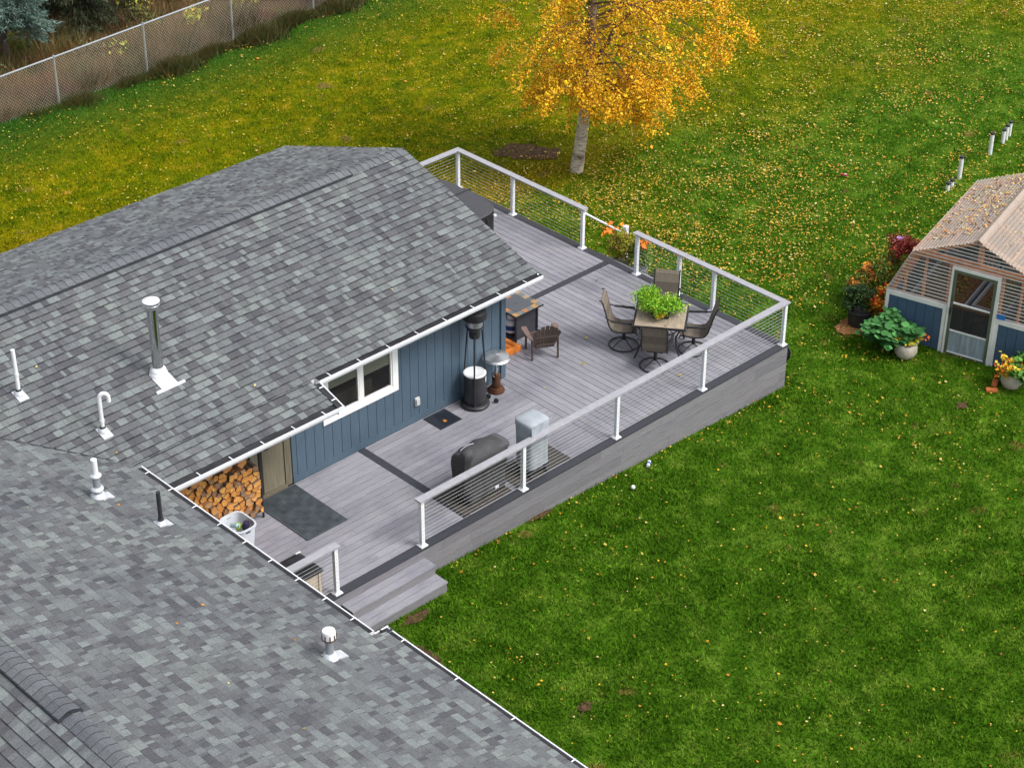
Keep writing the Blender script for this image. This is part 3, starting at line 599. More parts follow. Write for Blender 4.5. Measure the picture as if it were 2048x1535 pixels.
skirt(fa, (-13.0, -.066, 0), (.072, -.066, 0), (0, -1, 0), -.03, None); skirt(fa, (.072, -.05, 0), (.072, 9.04, 0), (1, 0, 0), -.03, None)
fs = fa.build('skirting', 'fascia', DECK)
fb = MB(); fb.box(-13, .06, -.045, .0, -1.2, -.035); fb.box(.0, .055, 0, 9.0, -1.2, -.035); fb.box(-4.5, .05, 9.0, 9.03, -1.2, -.03); fb.build('joist', 'interior', DECK)
# steps (front and far side)
def step(x0, x1, y0, y1, z, zb, lab, along='x'):
    s_ = MB(); w = (y1-y0) if along == 'x' else (x1-x0); n = 2
    for i in range(n):
        if along == 'x': s_.box(x0, x1, y0+i*w/n+(.010 if i else 0), y0+(i+1)*w/n, z-.026, z, rt(.98, .1))
        else: s_.box(x0+i*w/n+(.003 if i else 0), x0+(i+1)*w/n, y0, y1, z-.026, z, rt(.98, .1))
    o = s_.build('step', 'deckx' if along == 'x' else 'decky', DECK); o['label'] = lab
    r_ = MB()
    if along == 'x': r_.box(x0+.015, x1-.012, y0+.015, y0+.033, zb, z-.028); r_.box(x1-.030, x1-.012, y0+.034, y1, zb, z-.028); r_.box(x0+.015, x0+.033, y0+.034, y1, zb, z-.028, (.16, .16, .18))  # left side panel toned dark, its shade painted into the colour
    else: r_.box(x1-.033, x1-.015, y0+.015, y1-.012, zb, z-.028); r_.box(x0, x1-.034, y0+.012, y0+.03, zb, z-.028)
    r_.build('riser', 'fascia', o)
step(-10.82, -9.08, -.365, -.088, -.178, -.36, 'upper front step of the deck')
step(-10.82, -9.08, -.64, -.345, -.36, -.62, 'lower front step of the deck')
for i in range(4): step(.094+.27*i, .094+.27*(i+1)+.02, 3.85, 5.1, -.19*(i+1), -1.05, 'step on the garden side of the deck', 'y')
# railing
PX = [-10.86, -9.06, -6.782, -4.521, -2.261, 0]; PX = [-9.049-1.778, -9.049, -6.787, -4.525, -2.262, 0]
POSTS = [(x, 0) for x in PX]+[(0, q) for q in (1.737, 2.631, 3.744, 5.245, 7.283, 8.972)]+[(-2.2, 8.972), (-4.3, 8.972)]+[(-12.9, 0)]
post0 = None
for px, py in POSTS:
    if post0 is None:
        m_ = MB(); h = .033; m_.box(-h, h, -h, h, .003, .892); 
        for i in range(11):
            z = .085+.0735*i; m_.box(-.0345, .0345, -.005, .005, z-.004, z+.004, (.25, .27, .3)); m_.box(-.005, .005, -.0345, .0345, z-.004, z+.004, (.25, .27, .3))
        post0 = m_.build('railing_post', 'whitea', DECK, local=True)
        b_ = MB(); b_.box(-.07, .07, -.07, .07, .003, .018); b_.add([(-.062, -.062, .018), (.062, -.062, .018), (.062, .062, .018), (-.062, .062, .018), (-.037, -.037, .045), (.037, -.037, .045), (.037, .037, .045), (-.037, .037, .045)], [(0, 1, 5, 4), (1, 2, 6, 5), (2, 3, 7, 6), (3, 0, 4, 7), (4, 5, 6, 7)])
        pb0 = b_.build('post_base', 'white', post0, local=True)
        o = post0
    else:
        o = post0.copy(); COL.objects.link(o); o.parent = DECK
        for q in (pb0,): c_ = q.copy(); COL.objects.link(c_); c_.parent = o
    o.location = Vector((px, py, 0))-DECK.location
def rail(P0, P1, cut0=0, cut1=0):
    P0, P1 = Vector(P0), Vector(P1); d = (P1-P0).normalized(); s_ = Vector((-d.y, d.x, 0))*.07; Zv = Vector((0, 0, .9)); r_ = MB()
    r_.poly([P0-s_+Zv-d*cut0, P1-s_+Zv+d*cut1, P1+s_+Zv-d*cut1, P0+s_+Zv+d*cut0], (0, 0, .026)); o = r_.build('top_rail', 'capboard', DECK, bevel=.003)
    u_ = MB(); t = Vector((-d.y, d.x, 0))*.016; Z2 = Vector((0, 0, .862)); u_.poly([P0-t+Z2, P1-t+Z2, P1+t+Z2, P0+t+Z2], (0, 0, .036)); u_.build('sub_rail', 'white', o)
rail((-13.0, 0, 0), (PX[0]+.06, 0, 0)); rail((PX[1]-.08, 0, 0), (0, 0, 0), 0, .07)
rail((0, 0, 0), (0, 3.744+.08, 0), .07, 0); rail((0, 5.245-.08, 0), (0, 8.972, 0), 0, .07); rail((0, 8.972, 0), (-4.36, 8.972, 0), .07, 0)
def bay(a, b):
    a, b = Vector((*a, 0)), Vector((*b, 0)); m_ = MB()
    for i in range(11):
        z = .085+.0735*i; mid = (a+b)/2+Vector((0, 0, z-.002)); m_.tube([a+Vector((0, 0, z)), mid, b+Vector((0, 0, z))], .0026, 5)
    m_.build('railing_cables', 'cable', DECK)
seq = [(-12.9, 0), (PX[0], 0)]; bay(*seq)
for i in range(1, 5): bay((PX[i], 0), (PX[i+1], 0))
fy_ = [0, 1.737, 2.631, 3.744]
for i in range(3): bay((0, fy_[i]), (0, fy_[i+1]))
bay((0, 5.245), (0, 7.283)); bay((0, 7.283), (0, 8.972)); bay((0, 8.972), (-2.2, 8.972)); bay((-2.2, 8.972), (-4.3, 8.972))
hr = MB(); hr.tube([(.02, 5.245, .80), (1.12, 5.24, -.02)], .022, 8); hr.build('stair_handrail', 'white', DECK)
npst = MB(); npst.box(1.20, 1.29, 5.15, 5.24, -1.0, .06); npst.poly([(1.195, 5.145, .06), (1.295, 5.145, .06), (1.295, 5.245, .06), (1.195, 5.245, .06)], (0, 0, .012)); npst.lathe([(.06, .072), (0, .105)], (1.245, 5.195, 0), 4); npst.build('newel_post', 'white', DECK)
# ------------------------------------------------------------------ mats
def flatmat(name, lab, x0, x1, y0, y1, m, pattern=None, z=.004, th=.008):
    o = MB(); o.box(x0, x1, y0, y1, z, z+th)
    if pattern == 'tile':
        n = 9; w = (x1-x0-.08)/6; yq = y0+.04; r = 0
        while yq+w < y1-.02:
            for i in range(6):
                a = x0+.04+i*w
                for t in range(5):
                    if (i+r) % 2: o.box(a+.01+t*w/5, a+.01+t*w/5+w/9, yq+.008, yq+w-.008, z+th, z+th+.004)
                    else: o.box(a+.008, a+w-.008, yq+.01+t*w/5, yq+.01+t*w/5+w/9, z+th, z+th+.004)
            yq += w; r += 1
        for a, b, c, d in ((x0, x1, y0, y0+.018), (x0, x1, y1-.018, y1), (x0, x0+.018, y0+.0185, y1-.0185), (x1-.018, x1, y0+.0185, y1-.0185)): o.box(a, b, c, d, z+th, z+th+.004)
    if pattern == 'pool': o.add([(x0+.12, y0+.05, z+th+.001), (x1-.04, y0+.05, z+th+.001), (x1-.04, y1-.1, z+th+.001), (x0+.2, y1-.04, z+th+.001)], [(0, 1, 2, 3)], (.55, .6, .7))
    return tag(o.build(name, m), lab, 'mat')
MT['mattile'] = mat('rubber_mat', (.055, .065, .075), .6, var=.35, scale=5, bmp=.001, attr=True)
MT['matdark'] = mat('dark_mat', (.018, .022, .03), .5, var=.2, scale=5, attr=True)
MT['matbrown'] = mat('brown_mat', (.055, .048, .04), .7, var=.25, scale=7, attr=True)
flatmat('doormat', 'large dark rubber door mat with basketweave pattern in front of the tan door', -10.31, -9.47, 1.36, 2.74, 'mattile', 'tile')
flatmat('doormat', 'small plain black mat by the blue wall', -6.58, -6.08, 2.27, 2.74, 'matdark', 'pool')
flatmat('grill_mat', 'dark brown mat under the charcoal covered smoker', -8.02, -6.95, .10, .92, 'matbrown')
flatmat('grill_mat', 'dark brown mat under the light grey covered grill', -6.82, -5.55, .10, .72, 'matbrown')
# ------------------------------------------------------------------ covered grills
def superell(cx, cy, a, b, z, n=40, p=3.5, wr=0, seed=0):
    o = []
    for i in range(n):
        t = 2*pi*i/n; c, s_ = cos(t), sin(t); r = 1/((abs(c)**p+abs(s_)**p)**(1/p)); w = 1+wr*(sin(5*t+seed)+.6*sin(9*t+seed*2+z*3)+.5*sin(13*t-seed))
        o.append((cx+a*r*c*w, cy+b*r*s_*w, z))
    return o
G1 = thing('covered_smoker', 'pellet smoker under a charcoal fabric cover with bulging chimney end', 'smoker', (-7.4, .42, 0))
m_ = MB(); cx, cy = -7.38, .42; secs = []
def cvx(x, y, z, k):
    """fabric hanging over a barrel: sags between the chimney and the barrel, steps down over the side shelf"""
    u = (x-cx)/.5
    if z > .55:
        f = (z-.55)/.45; z -= f*(.10*max(0, (u-.35))/.65*1.2+.05*math.exp(-((u+.72)/.16)**2))
        z += f*.018*sin(u*9+1)*(.5+.5*abs(y-cy)/.2)
    return (x, y, z)
for k_, (z, a, b, w) in enumerate(((.13, .455, .235, .040), (.22, .45, .225, .036), (.38, .46, .225, .030), (.54, .475, .235, .022), (.66, .49, .245, .014), (.76, .50, .25, .010), (.84, .50, .245, .007), (.90, .495, .225, .006), (.95, .485, .185, .005), (.985, .47, .13, .004), (1.0, .44, .06, .002), (1.002, .40, .01, 0))):
    secs.append([cvx(x, y, z2, k_) for x, y, z2 in superell(cx, cy, a, b, z, 96, 5.0, w, 1.3)])
m_.loft(secs); cov = m_.build('cover', 'cover_dark', G1, smooth=60)
m_ = MB(); secs = [superell(cx-.44+.008*i, cy-.13, r, r, z, 24, 2.2, .05, 2) for i, (z, r) in enumerate(((.30, .09), (.6, .10), (.82, .085), (.92, .082), (.97, .10), (1.04, .105), (1.09, .085), (1.105, .02)))]
m_.loft(secs); m_.build('chimney_bulge', 'cover_dark', cov, smooth=60)
m_ = MB(); m_.loft([superell(cx+.36, cy-.02, a_, b_, z_, 32, 5, .01, 1) for z_, a_, b_ in ((.84, .15, .20), (.895, .15, .20), (.915, .14, .19), (.917, .02, .02))]); m_.build('shelf_top', mat('cover_sheen', (.085, .085, .09), .55, var=.2, scale=8), cov, smooth=50)
m_ = MB()
for k in range(16): a = k/15; m_.box(cx-.38+.28*a, cx-.372+.28*a, cy+.05, cy+.062, 1.0+.03*sin(a*3), 1.012+.03*sin(a*3))
m_.build('drawstring', 'plaincard', cov)
for sx, sy in ((-.38, -.15), (-.38, .15), (.38, -.15), (.38, .15)):
    m_ = MB(); m_.box(cx+sx-.02, cx+sx+.02, cy+sy-.02, cy+sy+.02, .05, .16); lg = m_.build('leg', 'black', G1)
    m_ = MB(); m_.tube([(cx+sx, cy+sy-.015, .055), (cx+sx, cy+sy+.015, .055)], .04, 14); m_.build('caster', 'blackplastic', lg)
m_ = MB(); m_.box(cx+.12, cx+.2, cy-.245, cy-.236, .15, .20); m_.build('tag', 'plaincard', G1)
G2 = thing('covered_grill', 'narrow upright grill under a light blue grey fabric cover', 'grill', (-6.3, .26, 0))
cx, cy = -6.32, .27; m_ = MB(); secs = []
for z, a, b, w in ((.20, .235, .20, .03), (.4, .23, .2, .025), (.7, .225, .205, .02), (.9, .23, .21, .012), (1.03, .24, .225, .004), (1.08, .238, .222, .003), (1.10, .215, .20, .0), (1.115, .12, .11, 0), (1.118, .02, .02, 0)):
    secs.append(superell(cx, cy, a, b, z, 44, 5.5, w, 4))
m_.loft(secs); cv = m_.build('cover', 'cover_grey', G2, smooth=50)
m_ = MB(); m_.add([(cx-.243, cy-.23, 1.085), (cx+.05, cy-.232, 1.09), (cx-.02, cy-.236, .93), (cx-.245, cy-.25, .88)], [(0, 1, 2, 3)]); m_.build('fold', 'cover_grey', cv)
m_ = MB(); m_.tube([(cx-.237, cy-.222, 1.09), (cx, cy-.226, 1.095), (cx+.237, cy-.222, 1.09), (cx+.237, cy+.2, 1.09)], .005, 5); m_.build('seam', 'cover_grey', cv)
m_ = MB(); m_.box(cx-.2, cx+.2, cy-.16, cy+.16, .10, .24); m_.box(cx-.22, cx+.22, cy-.19, cy-.17, .15, .18); m_.build('cart', 'black', G2)
for sx, sy in ((-.18, -.15), (-.18, .15), (.18, -.15), (.18, .15)):
    m_ = MB(); m_.tube([(cx+sx-.015, cy+sy, .05), (cx+sx+.015, cy+sy, .05)], .046, 14); m_.box(cx+sx-.012, cx+sx+.012, cy+sy-.012, cy+sy+.012, .05, .12); m_.build('caster', 'blackplastic', G2)
# ------------------------------------------------------------------ patio heaters
H = thing('patio_heater', 'tall black patio heater with three poles and a white topped tank drum', 'patio heater', (-5.58, 2.47, 0))
def L_(name, m, parent, prof, c=(0, 0, 0), k=28, col=None, smooth=True):
    o = MB(); o.lathe(prof, c, k, col); return o.build(name, m, parent, smooth=smooth, local=True)
hb = L_('base', 'black', H, [(.255, .008), (.265, .02), (.265, .05), (.24, .075), (.2, .08)])
L_('tank_drum', 'blackplastic', H, [(.195, .075), (.20, .09), (.20, .64), (.195, .655)])
td = L_('table_disc', 'steel', H, [(.2, .656), (.205, .665), (.205, .675), (.19, .682), (.16, .68), (.155, .677), (0, .677)]); td.data.materials[0] = MT['pvc']
st = MB(); n = 6
for i in range(n):
    a0 = -1.1+.07*i; a1 = a0+.07; st.add([(.202*cos(a0), .202*sin(a0), .50), (.202*cos(a1), .202*sin(a1), .50), (.202*cos(a1), .202*sin(a1), .62), (.202*cos(a0), .202*sin(a0), .62)], [(0, 1, 2, 3)])
st.build('sticker', 'plaincard', H, local=True)
for k in range(3):
    a = radians(-135+120*k); o = MB(); c, s_ = cos(a), sin(a); o.tube([(.215*c, .215*s_, .03), (.215*c, .215*s_, .66), (.15*c, .15*s_, 1.5)], .016, 10); o.build('pole', 'black', H, local=True, smooth=True)
L_('burner', 'black', H, [(.0, 1.40), (.09, 1.40), (.10, 1.42), (.10, 1.55), (.13, 1.57), (.16, 1.62), (.16, 1.65)])
L_('burner_screen', 'steel', H, [(.15, 1.65), (.15, 1.76), (.16, 1.77)])
L_('reflector', 'black', H, [(.15, 1.77), (.20, 1.78), (.215, 1.80), (.215, 1.93), (.2, 1.94), (0, 1.96)])
for k in (-1, 1):
    o = MB(); o.tube([(.27+.02, -.12+.1*k-.02, .05), (.27+.05, -.12+.1*k, .05)], .045, 14); o.build('wheel', 'blackrubber', H, local=True, smooth=True)
H2 = thing('tabletop_heater', 'short bronze patio heater with silver dome hood by the house corner', 'patio heater', (-4.99, 2.54, 0))
L_('base', 'bronze', H2, [(.155, .004), (.16, .02), (.15, .045), (.135, .05), (.13, .075), (.09, .09)])
L_('body', 'bronze', H2, [(.075, .085), (.078, .10), (.078, .34), (.07, .36), (.05, .37)])
L_('stem', 'steel', H2, [(.028, .37), (.03, .47), (.018, .48), (.018, .62), (.05, .63), (.05, .69)], k=16)
L_('hood', 'steel', H2, [(.25, .695), (.258, .70), (.235, .725), (.23, .735), (.12, .775), (.05, .79), (.045, .80), (0, .80)])
o = MB(); o.tube([(-.07, -.03, .33), (-.12, -.03, .38), (-.08, -.05, .44)], .008, 6); o.build('gas_knob', 'steel', H2, local=True)
# ------------------------------------------------------------------ fire table, chair, crate, tank
FT = thing('fire_table', 'square fire pit table with slate tile rim and black body', 'fire table', (-3.29, 3.78, 0))
ft = MB(); n = 6; w = .72/n
TP = [(.50, .30, .13), (.16, .17, .17), (.22, .24, .2), (.13, .14, .15), (.40, .33, .2), (.2, .22, .22), (.45, .22, .10), (.28, .30, .26)]
for i in range(n):
    for j in range(n):
        if 0 < i < n-1 and 0 < j < n-1: continue
        r_ = random.Random(i*7+j+3); big = (i//1+j) % 2
        c_ = TP[(0, 4, 6)[r_.randrange(3)]] if (i+j) % 2 == 0 else TP[(1, 3, 5)[r_.randrange(3)]]
        ft.box(-.36+i*w+.003, -.36+(i+1)*w-.003, -.36+j*w+.003, -.36+(j+1)*w-.003, .60, .622, tuple(q*.9 for q in c_))
top = ft.build('table_top', mat('slate_tile', (1, 1, 1), .5, var=.3, scale=14, attr=True), FT, local=True)
o = MB(); o.box(-.365, .365, -.365, .365, .585, .612); o.build('rim', 'black', FT, local=True)
o = MB(); o.box(-.358+w, .358-w, -.358+w, .358-w, .6125, .626); o.tube([(-.03, 0, .63), (-.03, 0, .65), (.03, 0, .65), (.03, 0, .63)], .005, 6); o.build('burner_lid', mat('lid', (.085, .09, .105), .45, var=.1), FT, local=True)
o = MB(); o.box(-.24, .27, -.27, -.255, .05, .58); o.box(.255, .27, -.254, .27, .05, .58); o.box(-.24, .2549, .255, .27, .05, .58); o.box(-.27, .254, -.254, .254, .05, .07); o.build('body_panel', mat('charcoal_panel', (.04, .042, .05), .5, var=.2), FT, local=True)
for sx in (-1, 1):
    for sy in (-1, 1): o = MB(); o.box(sx*.275-.018, sx*.275+.018, sy*.275-.018, sy*.275+.018, .0, .585); o.build('leg', 'black', FT, local=True)
PT = thing('propane_tank', 'white propane tank with blue label inside the fire table', 'gas tank', (-3.42, 3.77, .075))
L_('cylinder', 'white', PT, [(.10, 0), (.11, .01), (.15, .04), (.152, .22), (.13, .28), (.07, .31), (0, .315)])
L_('label_band', mat('blue_label', (.02, .06, .22), .4), PT, [(.1535, .09), (.1545, .095), (.1545, .185), (.1535, .19)])
L_('collar', 'white', PT, [(.085, .29), (.09, .29), (.09, .40), (.085, .40)])
CR = thing('firestarter_box', 'low orange cardboard box on the deck behind the house corner', 'box', (-3.98, 3.42, 0), radians(2))
MT['orange'] = mat('orange_card', (.66, .20, .03), .6, var=.2, scale=7, attr=True)
o = MB(); o.box(-.28, .28, -.2, .2, .004, .11); cb = o.build('carton', 'orange', CR, local=True, bevel=.004)
o = MB()
for i in range(4): o.box(-.24+.12*i, -.16+.12*i, -.12, .12, .1105, .1125, (.55, .45, .4))
o.build('printed_panel', 'orange', cb, local=True)
AC = thing('adirondack_chair', 'small dark brown slatted adirondack chair facing the fire table', 'chair', (-3.47, 2.90, 0), radians(-30))
for k in range(7):
    t = (k-3)/3; o = MB(); h = .80-.15*t*t; x0 = t*.15; x1 = t*.245; w0, w1 = .021, .036
    def bp(z): f = (z-.20)/.5; return (x0+(x1-x0)*f, -.15-.19*f, z)
    a, b = bp(.22), bp(h); e = .05 if abs(t) < .9 else .03
    pts = [(a[0]-w0, a[1], a[2]), (a[0]+w0, a[1], a[2]), (b[0]+w1, b[1], b[2]-.024*t-.012*abs(t)), (b[0], b[1]-.003, b[2]+.008), (b[0]-w1, b[1], b[2]+.024*t-.012*abs(t))]
    o.poly(pts, (0, -.014, -.005)); o.build('back_slat', 'adir', AC, local=True)
o = MB(); o.box(-.18, .18, -.245, -.225, .30, .345); o.box(-.23, .23, -.305, -.29, .50, .545); o.build('back_brace', 'adir', AC, local=True)
for k in range(5): o = MB(); z = .235+.02*k; o.poly([(-.2, -.13+.075*k, z), (.2, -.13+.075*k, z), (.2, -.07+.075*k, z+.015), (-.2, -.07+.075*k, z+.015)], (0, 0, .014)); o.build('seat_slat', 'adir', AC, local=True)
for s_ in (-1, 1):
    o = MB(); o.poly([(s_*.24, .26, .44), (s_*.33, .27, .44), (s_*.35, .20, .44), (s_*.325, -.08, .44), (s_*.27, -.27, .435), (s_*.235, -.27, .435), (s_*.24, -.05, .44)], (0, 0, .018), (2.6, 2.5, 2.6)); o.build('armrest', 'adir', AC, local=True)
    o = MB(); o.poly([(s_*.255-.014, .19, .0), (s_*.255-.014, .25, .0), (s_*.255-.014, .25, .44), (s_*.255-.014, .18, .44)], (.028, 0, 0)); o.build('leg', 'adir', AC, local=True)
    o = MB(); o.poly([(s_*.245-.014, -.25, .0), (s_*.245-.014, -.205, .0), (s_*.245-.014, -.17, .435), (s_*.245-.014, -.23, .435)], (.028, 0, 0)); o.build('leg', 'adir', AC, local=True)
# ------------------------------------------------------------------ dining set
TR = radians(-53); TC = Vector((-1.76, 1.50, 0))
DT = thing('dining_table', 'square patio dining table with wood look tiles and dark metal frame', 'table', TC, TR)
MT['tiletop'] = mat('wood_look_tile', (.36, .29, .22), .5, var=.3, scale=6, stretch=(1.2, 9, 1), attr=True)
MT['tiletop2'] = mat('wood_look_tile_crosswise', (.36, .29, .22), .5, var=.3, scale=6, stretch=(9, 1.2, 1), attr=True)
h = .495
fr = MB()
for a in ((-h, h, -h, -h+.035), (-h, h, h-.035, h), (-h, -h+.035, -h+.0355, h-.0355), (h-.035, h, -h+.0355, h-.0355)): fr.box(*a, .69, .725)
i_ = h-.04; q = .14
tops = [(-i_, q, -i_, -q, 'tiletop'), (q+.012, i_, -i_, q, 'tiletop2'), (-q, i_, q+.012, i_, 'tiletop'), (-i_, -q-.012, -q+.012, i_, 'tiletop2')]
fr.box(-i_, i_, -i_, i_, .695, .712); fr.build('table_frame', 'black', DT, local=True, bevel=.004)
tops = [(-i_, q, -i_, -q-.006, 'tiletop'), (q+.006, i_, -i_, q, 'tiletop2'), (-q, i_, q+.006, i_, 'tiletop'), (-i_, -q-.006, -q, i_, 'tiletop2')]
for a in tops: o = MB(); o.box(*a[:4], .7125, .723); o.build('tile_panel', a[4], DT, local=True)
for sx in (-1, 1):
    for sy in (-1, 1): o = MB(); o.tube([(sx*.43, sy*.43, .0), (sx*.33, sy*.33, .25), (sx*.31, sy*.31, .45), (sx*.40, sy*.40, .69)], .017, 8); o.build('leg', 'black', DT, local=True, smooth=True)
PF = thing('potted_fern', 'bushy bright green feathery plant in a dark pot on the dining table', 'plant', TC+Vector((.02, .06, .725)), 0)
L_('pot', mat('dark_pot', (.03, .022, .018), .5, var=.2), PF, [(.15, .0), (.17, .01), (.20, .2), (.21, .21), (.20, .21), (.17, .19), (0, .19)])
def foliage_pts(n, r, c, up=1., clumps=30, spread=.28, flatten=1.):
    cc = rng.normal(size=(clumps, 3)); cc /= np.linalg.norm(cc, axis=1)[:, None]; cc *= (rng.random((clumps, 1))**.33)*.85
    k = rng.integers(0, clumps, n); p = cc[k]+rng.normal(size=(n, 3))*spread*.5; return p*np.array(r)+np.array(c), k
P, k = foliage_pts(7600, (.47, .46, .25), (0, 0, .25), clumps=26, spread=.34)
P = P[P[:, 2] > .02]; V, c = leafquads(P, .045, [(.16, .42, .02), (.28, .56, .03), (.38, .60, .04), (.09, .28, .02), (.55, .60, .05)], .1, .35, [.28, .32, .2, .14, .06])
npmesh('foliage', V, 4, c, 'foliage', PF)
P, k = foliage_pts(700, (.14, .10, .06), (-.19, -.19, .12), clumps=12); V, c = leafquads(P, .05, [(.6, .42, .03), (.42, .45, .05)], .1, .4); npmesh('yellow_fronds', V, 4, c, 'foliage', PF)
SC = thing('swivel_chair', 'x', 'chair', (0, 0, 0)); K = {}
o = MB(); o.ring((0, 0, .022), .275, .014, 32, 8)
for k in range(4): a = pi/4+k*pi/2; o.tube([(.275*cos(a), .275*sin(a), .025), (.15*cos(a), .15*sin(a), .10), (.03*cos(a), .03*sin(a), .15)], .011, 7)
o.build('swivel_base', 'black', SC, local=True, smooth=True)
o = MB(); o.lathe([(.03, .13), (.035, .15), (.03, .33), (.06, .345), (.06, .36)], k=16); o.box(-.15, .15, -.11, .11, .355, .375); o.build('pedestal', 'black', SC, local=True)
prof = [(-.46, 1.04), (-.43, 1.05), (-.39, .98), (-.34, .82), (-.30, .66), (-.26, .52), (-.20, .43), (-.11, .405), (0, .40), (.13, .415), (.21, .43), (.25, .415), (.265, .37)]
for s_ in (-1, 1):
    o = MB(); o.tube([(s_*.235, y, z) for y, z in prof], .014, 8); o.build('side_rail', 'black', SC, local=True, smooth=True)
    o = MB(); o.tube([(s_*.25, -.335, .72), (s_*.285, -.25, .68), (s_*.295, -.05, .645), (s_*.295, .12, .64), (s_*.285, .19, .61), (s_*.26, .20, .52), (s_*.24, .17, .43)], .013, 8)
    for i, (a, b) in enumerate(((-.22, -.02), (-.02, .16))): o.box(s_*.297-.026, s_*.297+.026, a, b, .655-.005*i, .672-.005*i)
    o.build('armrest', 'black', SC, local=True, smooth=True)
o = MB(); pp = prof[1:-1]
for i in range(len(pp)-1):
    (y0, z0), (y1, z1) = pp[i], pp[i+1]; t = .78 if i in (2, 5, 8) else 1.08
    n_ = Vector((0, -(z1-z0), y1-y0)).normalized()*.012
    sub = [(y0, z0), (y0+(y1-y0)*.93, z0+(z1-z0)*.93), (y1, z1)]
    for j in range(2):
        (a, b), (c_, d_) = sub[j], sub[j+1]; tt = t if j == 0 else .6
        col = (tt, tt, tt)
        o.add([(-.225, a, b), (.225, a, b), (.225, c_, d_), (-.225, c_, d_)], [(0, 1, 2, 3)], col)
        o.add([(-.225, a+n_.y, b+n_.z), (.225, a+n_.y, b+n_.z), (.225, c_+n_.y, d_+n_.z), (-.225, c_+n_.y, d_+n_.z)], [(3, 2, 1, 0)], col)
o.build('sling', 'slingm', SC, local=True)
def chair_at(x, y, ang, lab, first=False):
    if first: r = SC
    else:
        r = SC.copy(); COL.objects.link(r)
        for ch in list(SC.children):
            c_ = ch.copy(); COL.objects.link(c_); c_.parent = r
    r.location = (x, y, 0); r.rotation_euler = (0, 0, ang); r['label'] = lab; r['group'] = 'swivel chairs round the dining table'; return r
kids = list(SC.children)
for i, (x, y, lab) in enumerate(((-2.17, 2.04, 'brown sling swivel chair at the left side of the dining table, seen in profile'), (-2.30, 1.13, 'brown sling swivel chair at the near side of the dining table, back to viewer'),
                                 (-1.35, 1.03, 'brown sling swivel chair at the right side of the dining table beside the rail'), (-1.19, 1.93, 'brown sling swivel chair behind the leafy plant at the far side of the table'))):
    a = TR+{0: 0, 1: -pi/2+pi, 2: pi, 3: pi/2}[i]
    # chair faces its local +Y; face the table centre snapped to the table's axes
    d = Vector((TC.x-x, TC.y-y)); base = math.atan2(d.y, d.x)-pi/2
    sn = TR+round((base-TR)/(pi/2))*pi/2; chair_at(x, y, sn*.75+base*.25, lab, i == 0)
# ------------------------------------------------------------------ hot tub
HT = thing('hot_tub', 'hot tub under a folding charcoal vinyl cover in the far deck corner', 'hot tub', (-2.25, 7.35, 0))
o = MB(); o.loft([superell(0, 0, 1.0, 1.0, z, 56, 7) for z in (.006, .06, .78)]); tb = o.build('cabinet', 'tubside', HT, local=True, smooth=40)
o = MB()
for k in (-1, 1):
    pts = []
    for i in range(24):
        t = pi*i/23; c, s_ = cos(t), sin(t); p_ = 4.6; r = 1/((abs(c)**p_+abs(s_)**p_)**(1/p_)); pts.append((1.06*r*c, k*(.012+1.045*r*s_)))
    if k < 0: pts = pts[::-1]
    o.loft([[(x, y, z) for x, y in pts] for z in (.925,)]+[[(x*.985, y*.985+k*.004, .950-(.0 if abs(y) > .1 else -.015)) for x, y in pts]])
cv = o.build('cover', 'tubcover', HT, local=True, smooth=30)
o = MB(); o.loft([superell(0, 0, 1.058, 1.05, z, 56, 4.6) for z in (.73, .924)]); o.build('shaded_cover_skirt', 'tubside', cv, local=True, smooth=40)  # skirt darker than the vinyl top: side shade painted into its colour
o = MB(); o.tube([(-1.07, 0, .965), (1.07, 0, .965)], .024, 8); o.tube([(1.05, 0, .96), (1.13, .02, .94)], .03, 8); o.build('fold_seam', 'black', cv, local=True)
for x in (-.6, .6): o = MB(); o.box(x-.02, x+.02, -1.065, -1.058, .45, .86); o.box(x-.03, x+.03, -1.075, -1.066, .72, .77, (1, 1, 1)); o.build('strap', 'black', cv, local=True)
o = MB(); o.box(.78, .84, -1.060, -1.02, .84, .88); o.build('buckle', 'plaincard', cv, local=True)
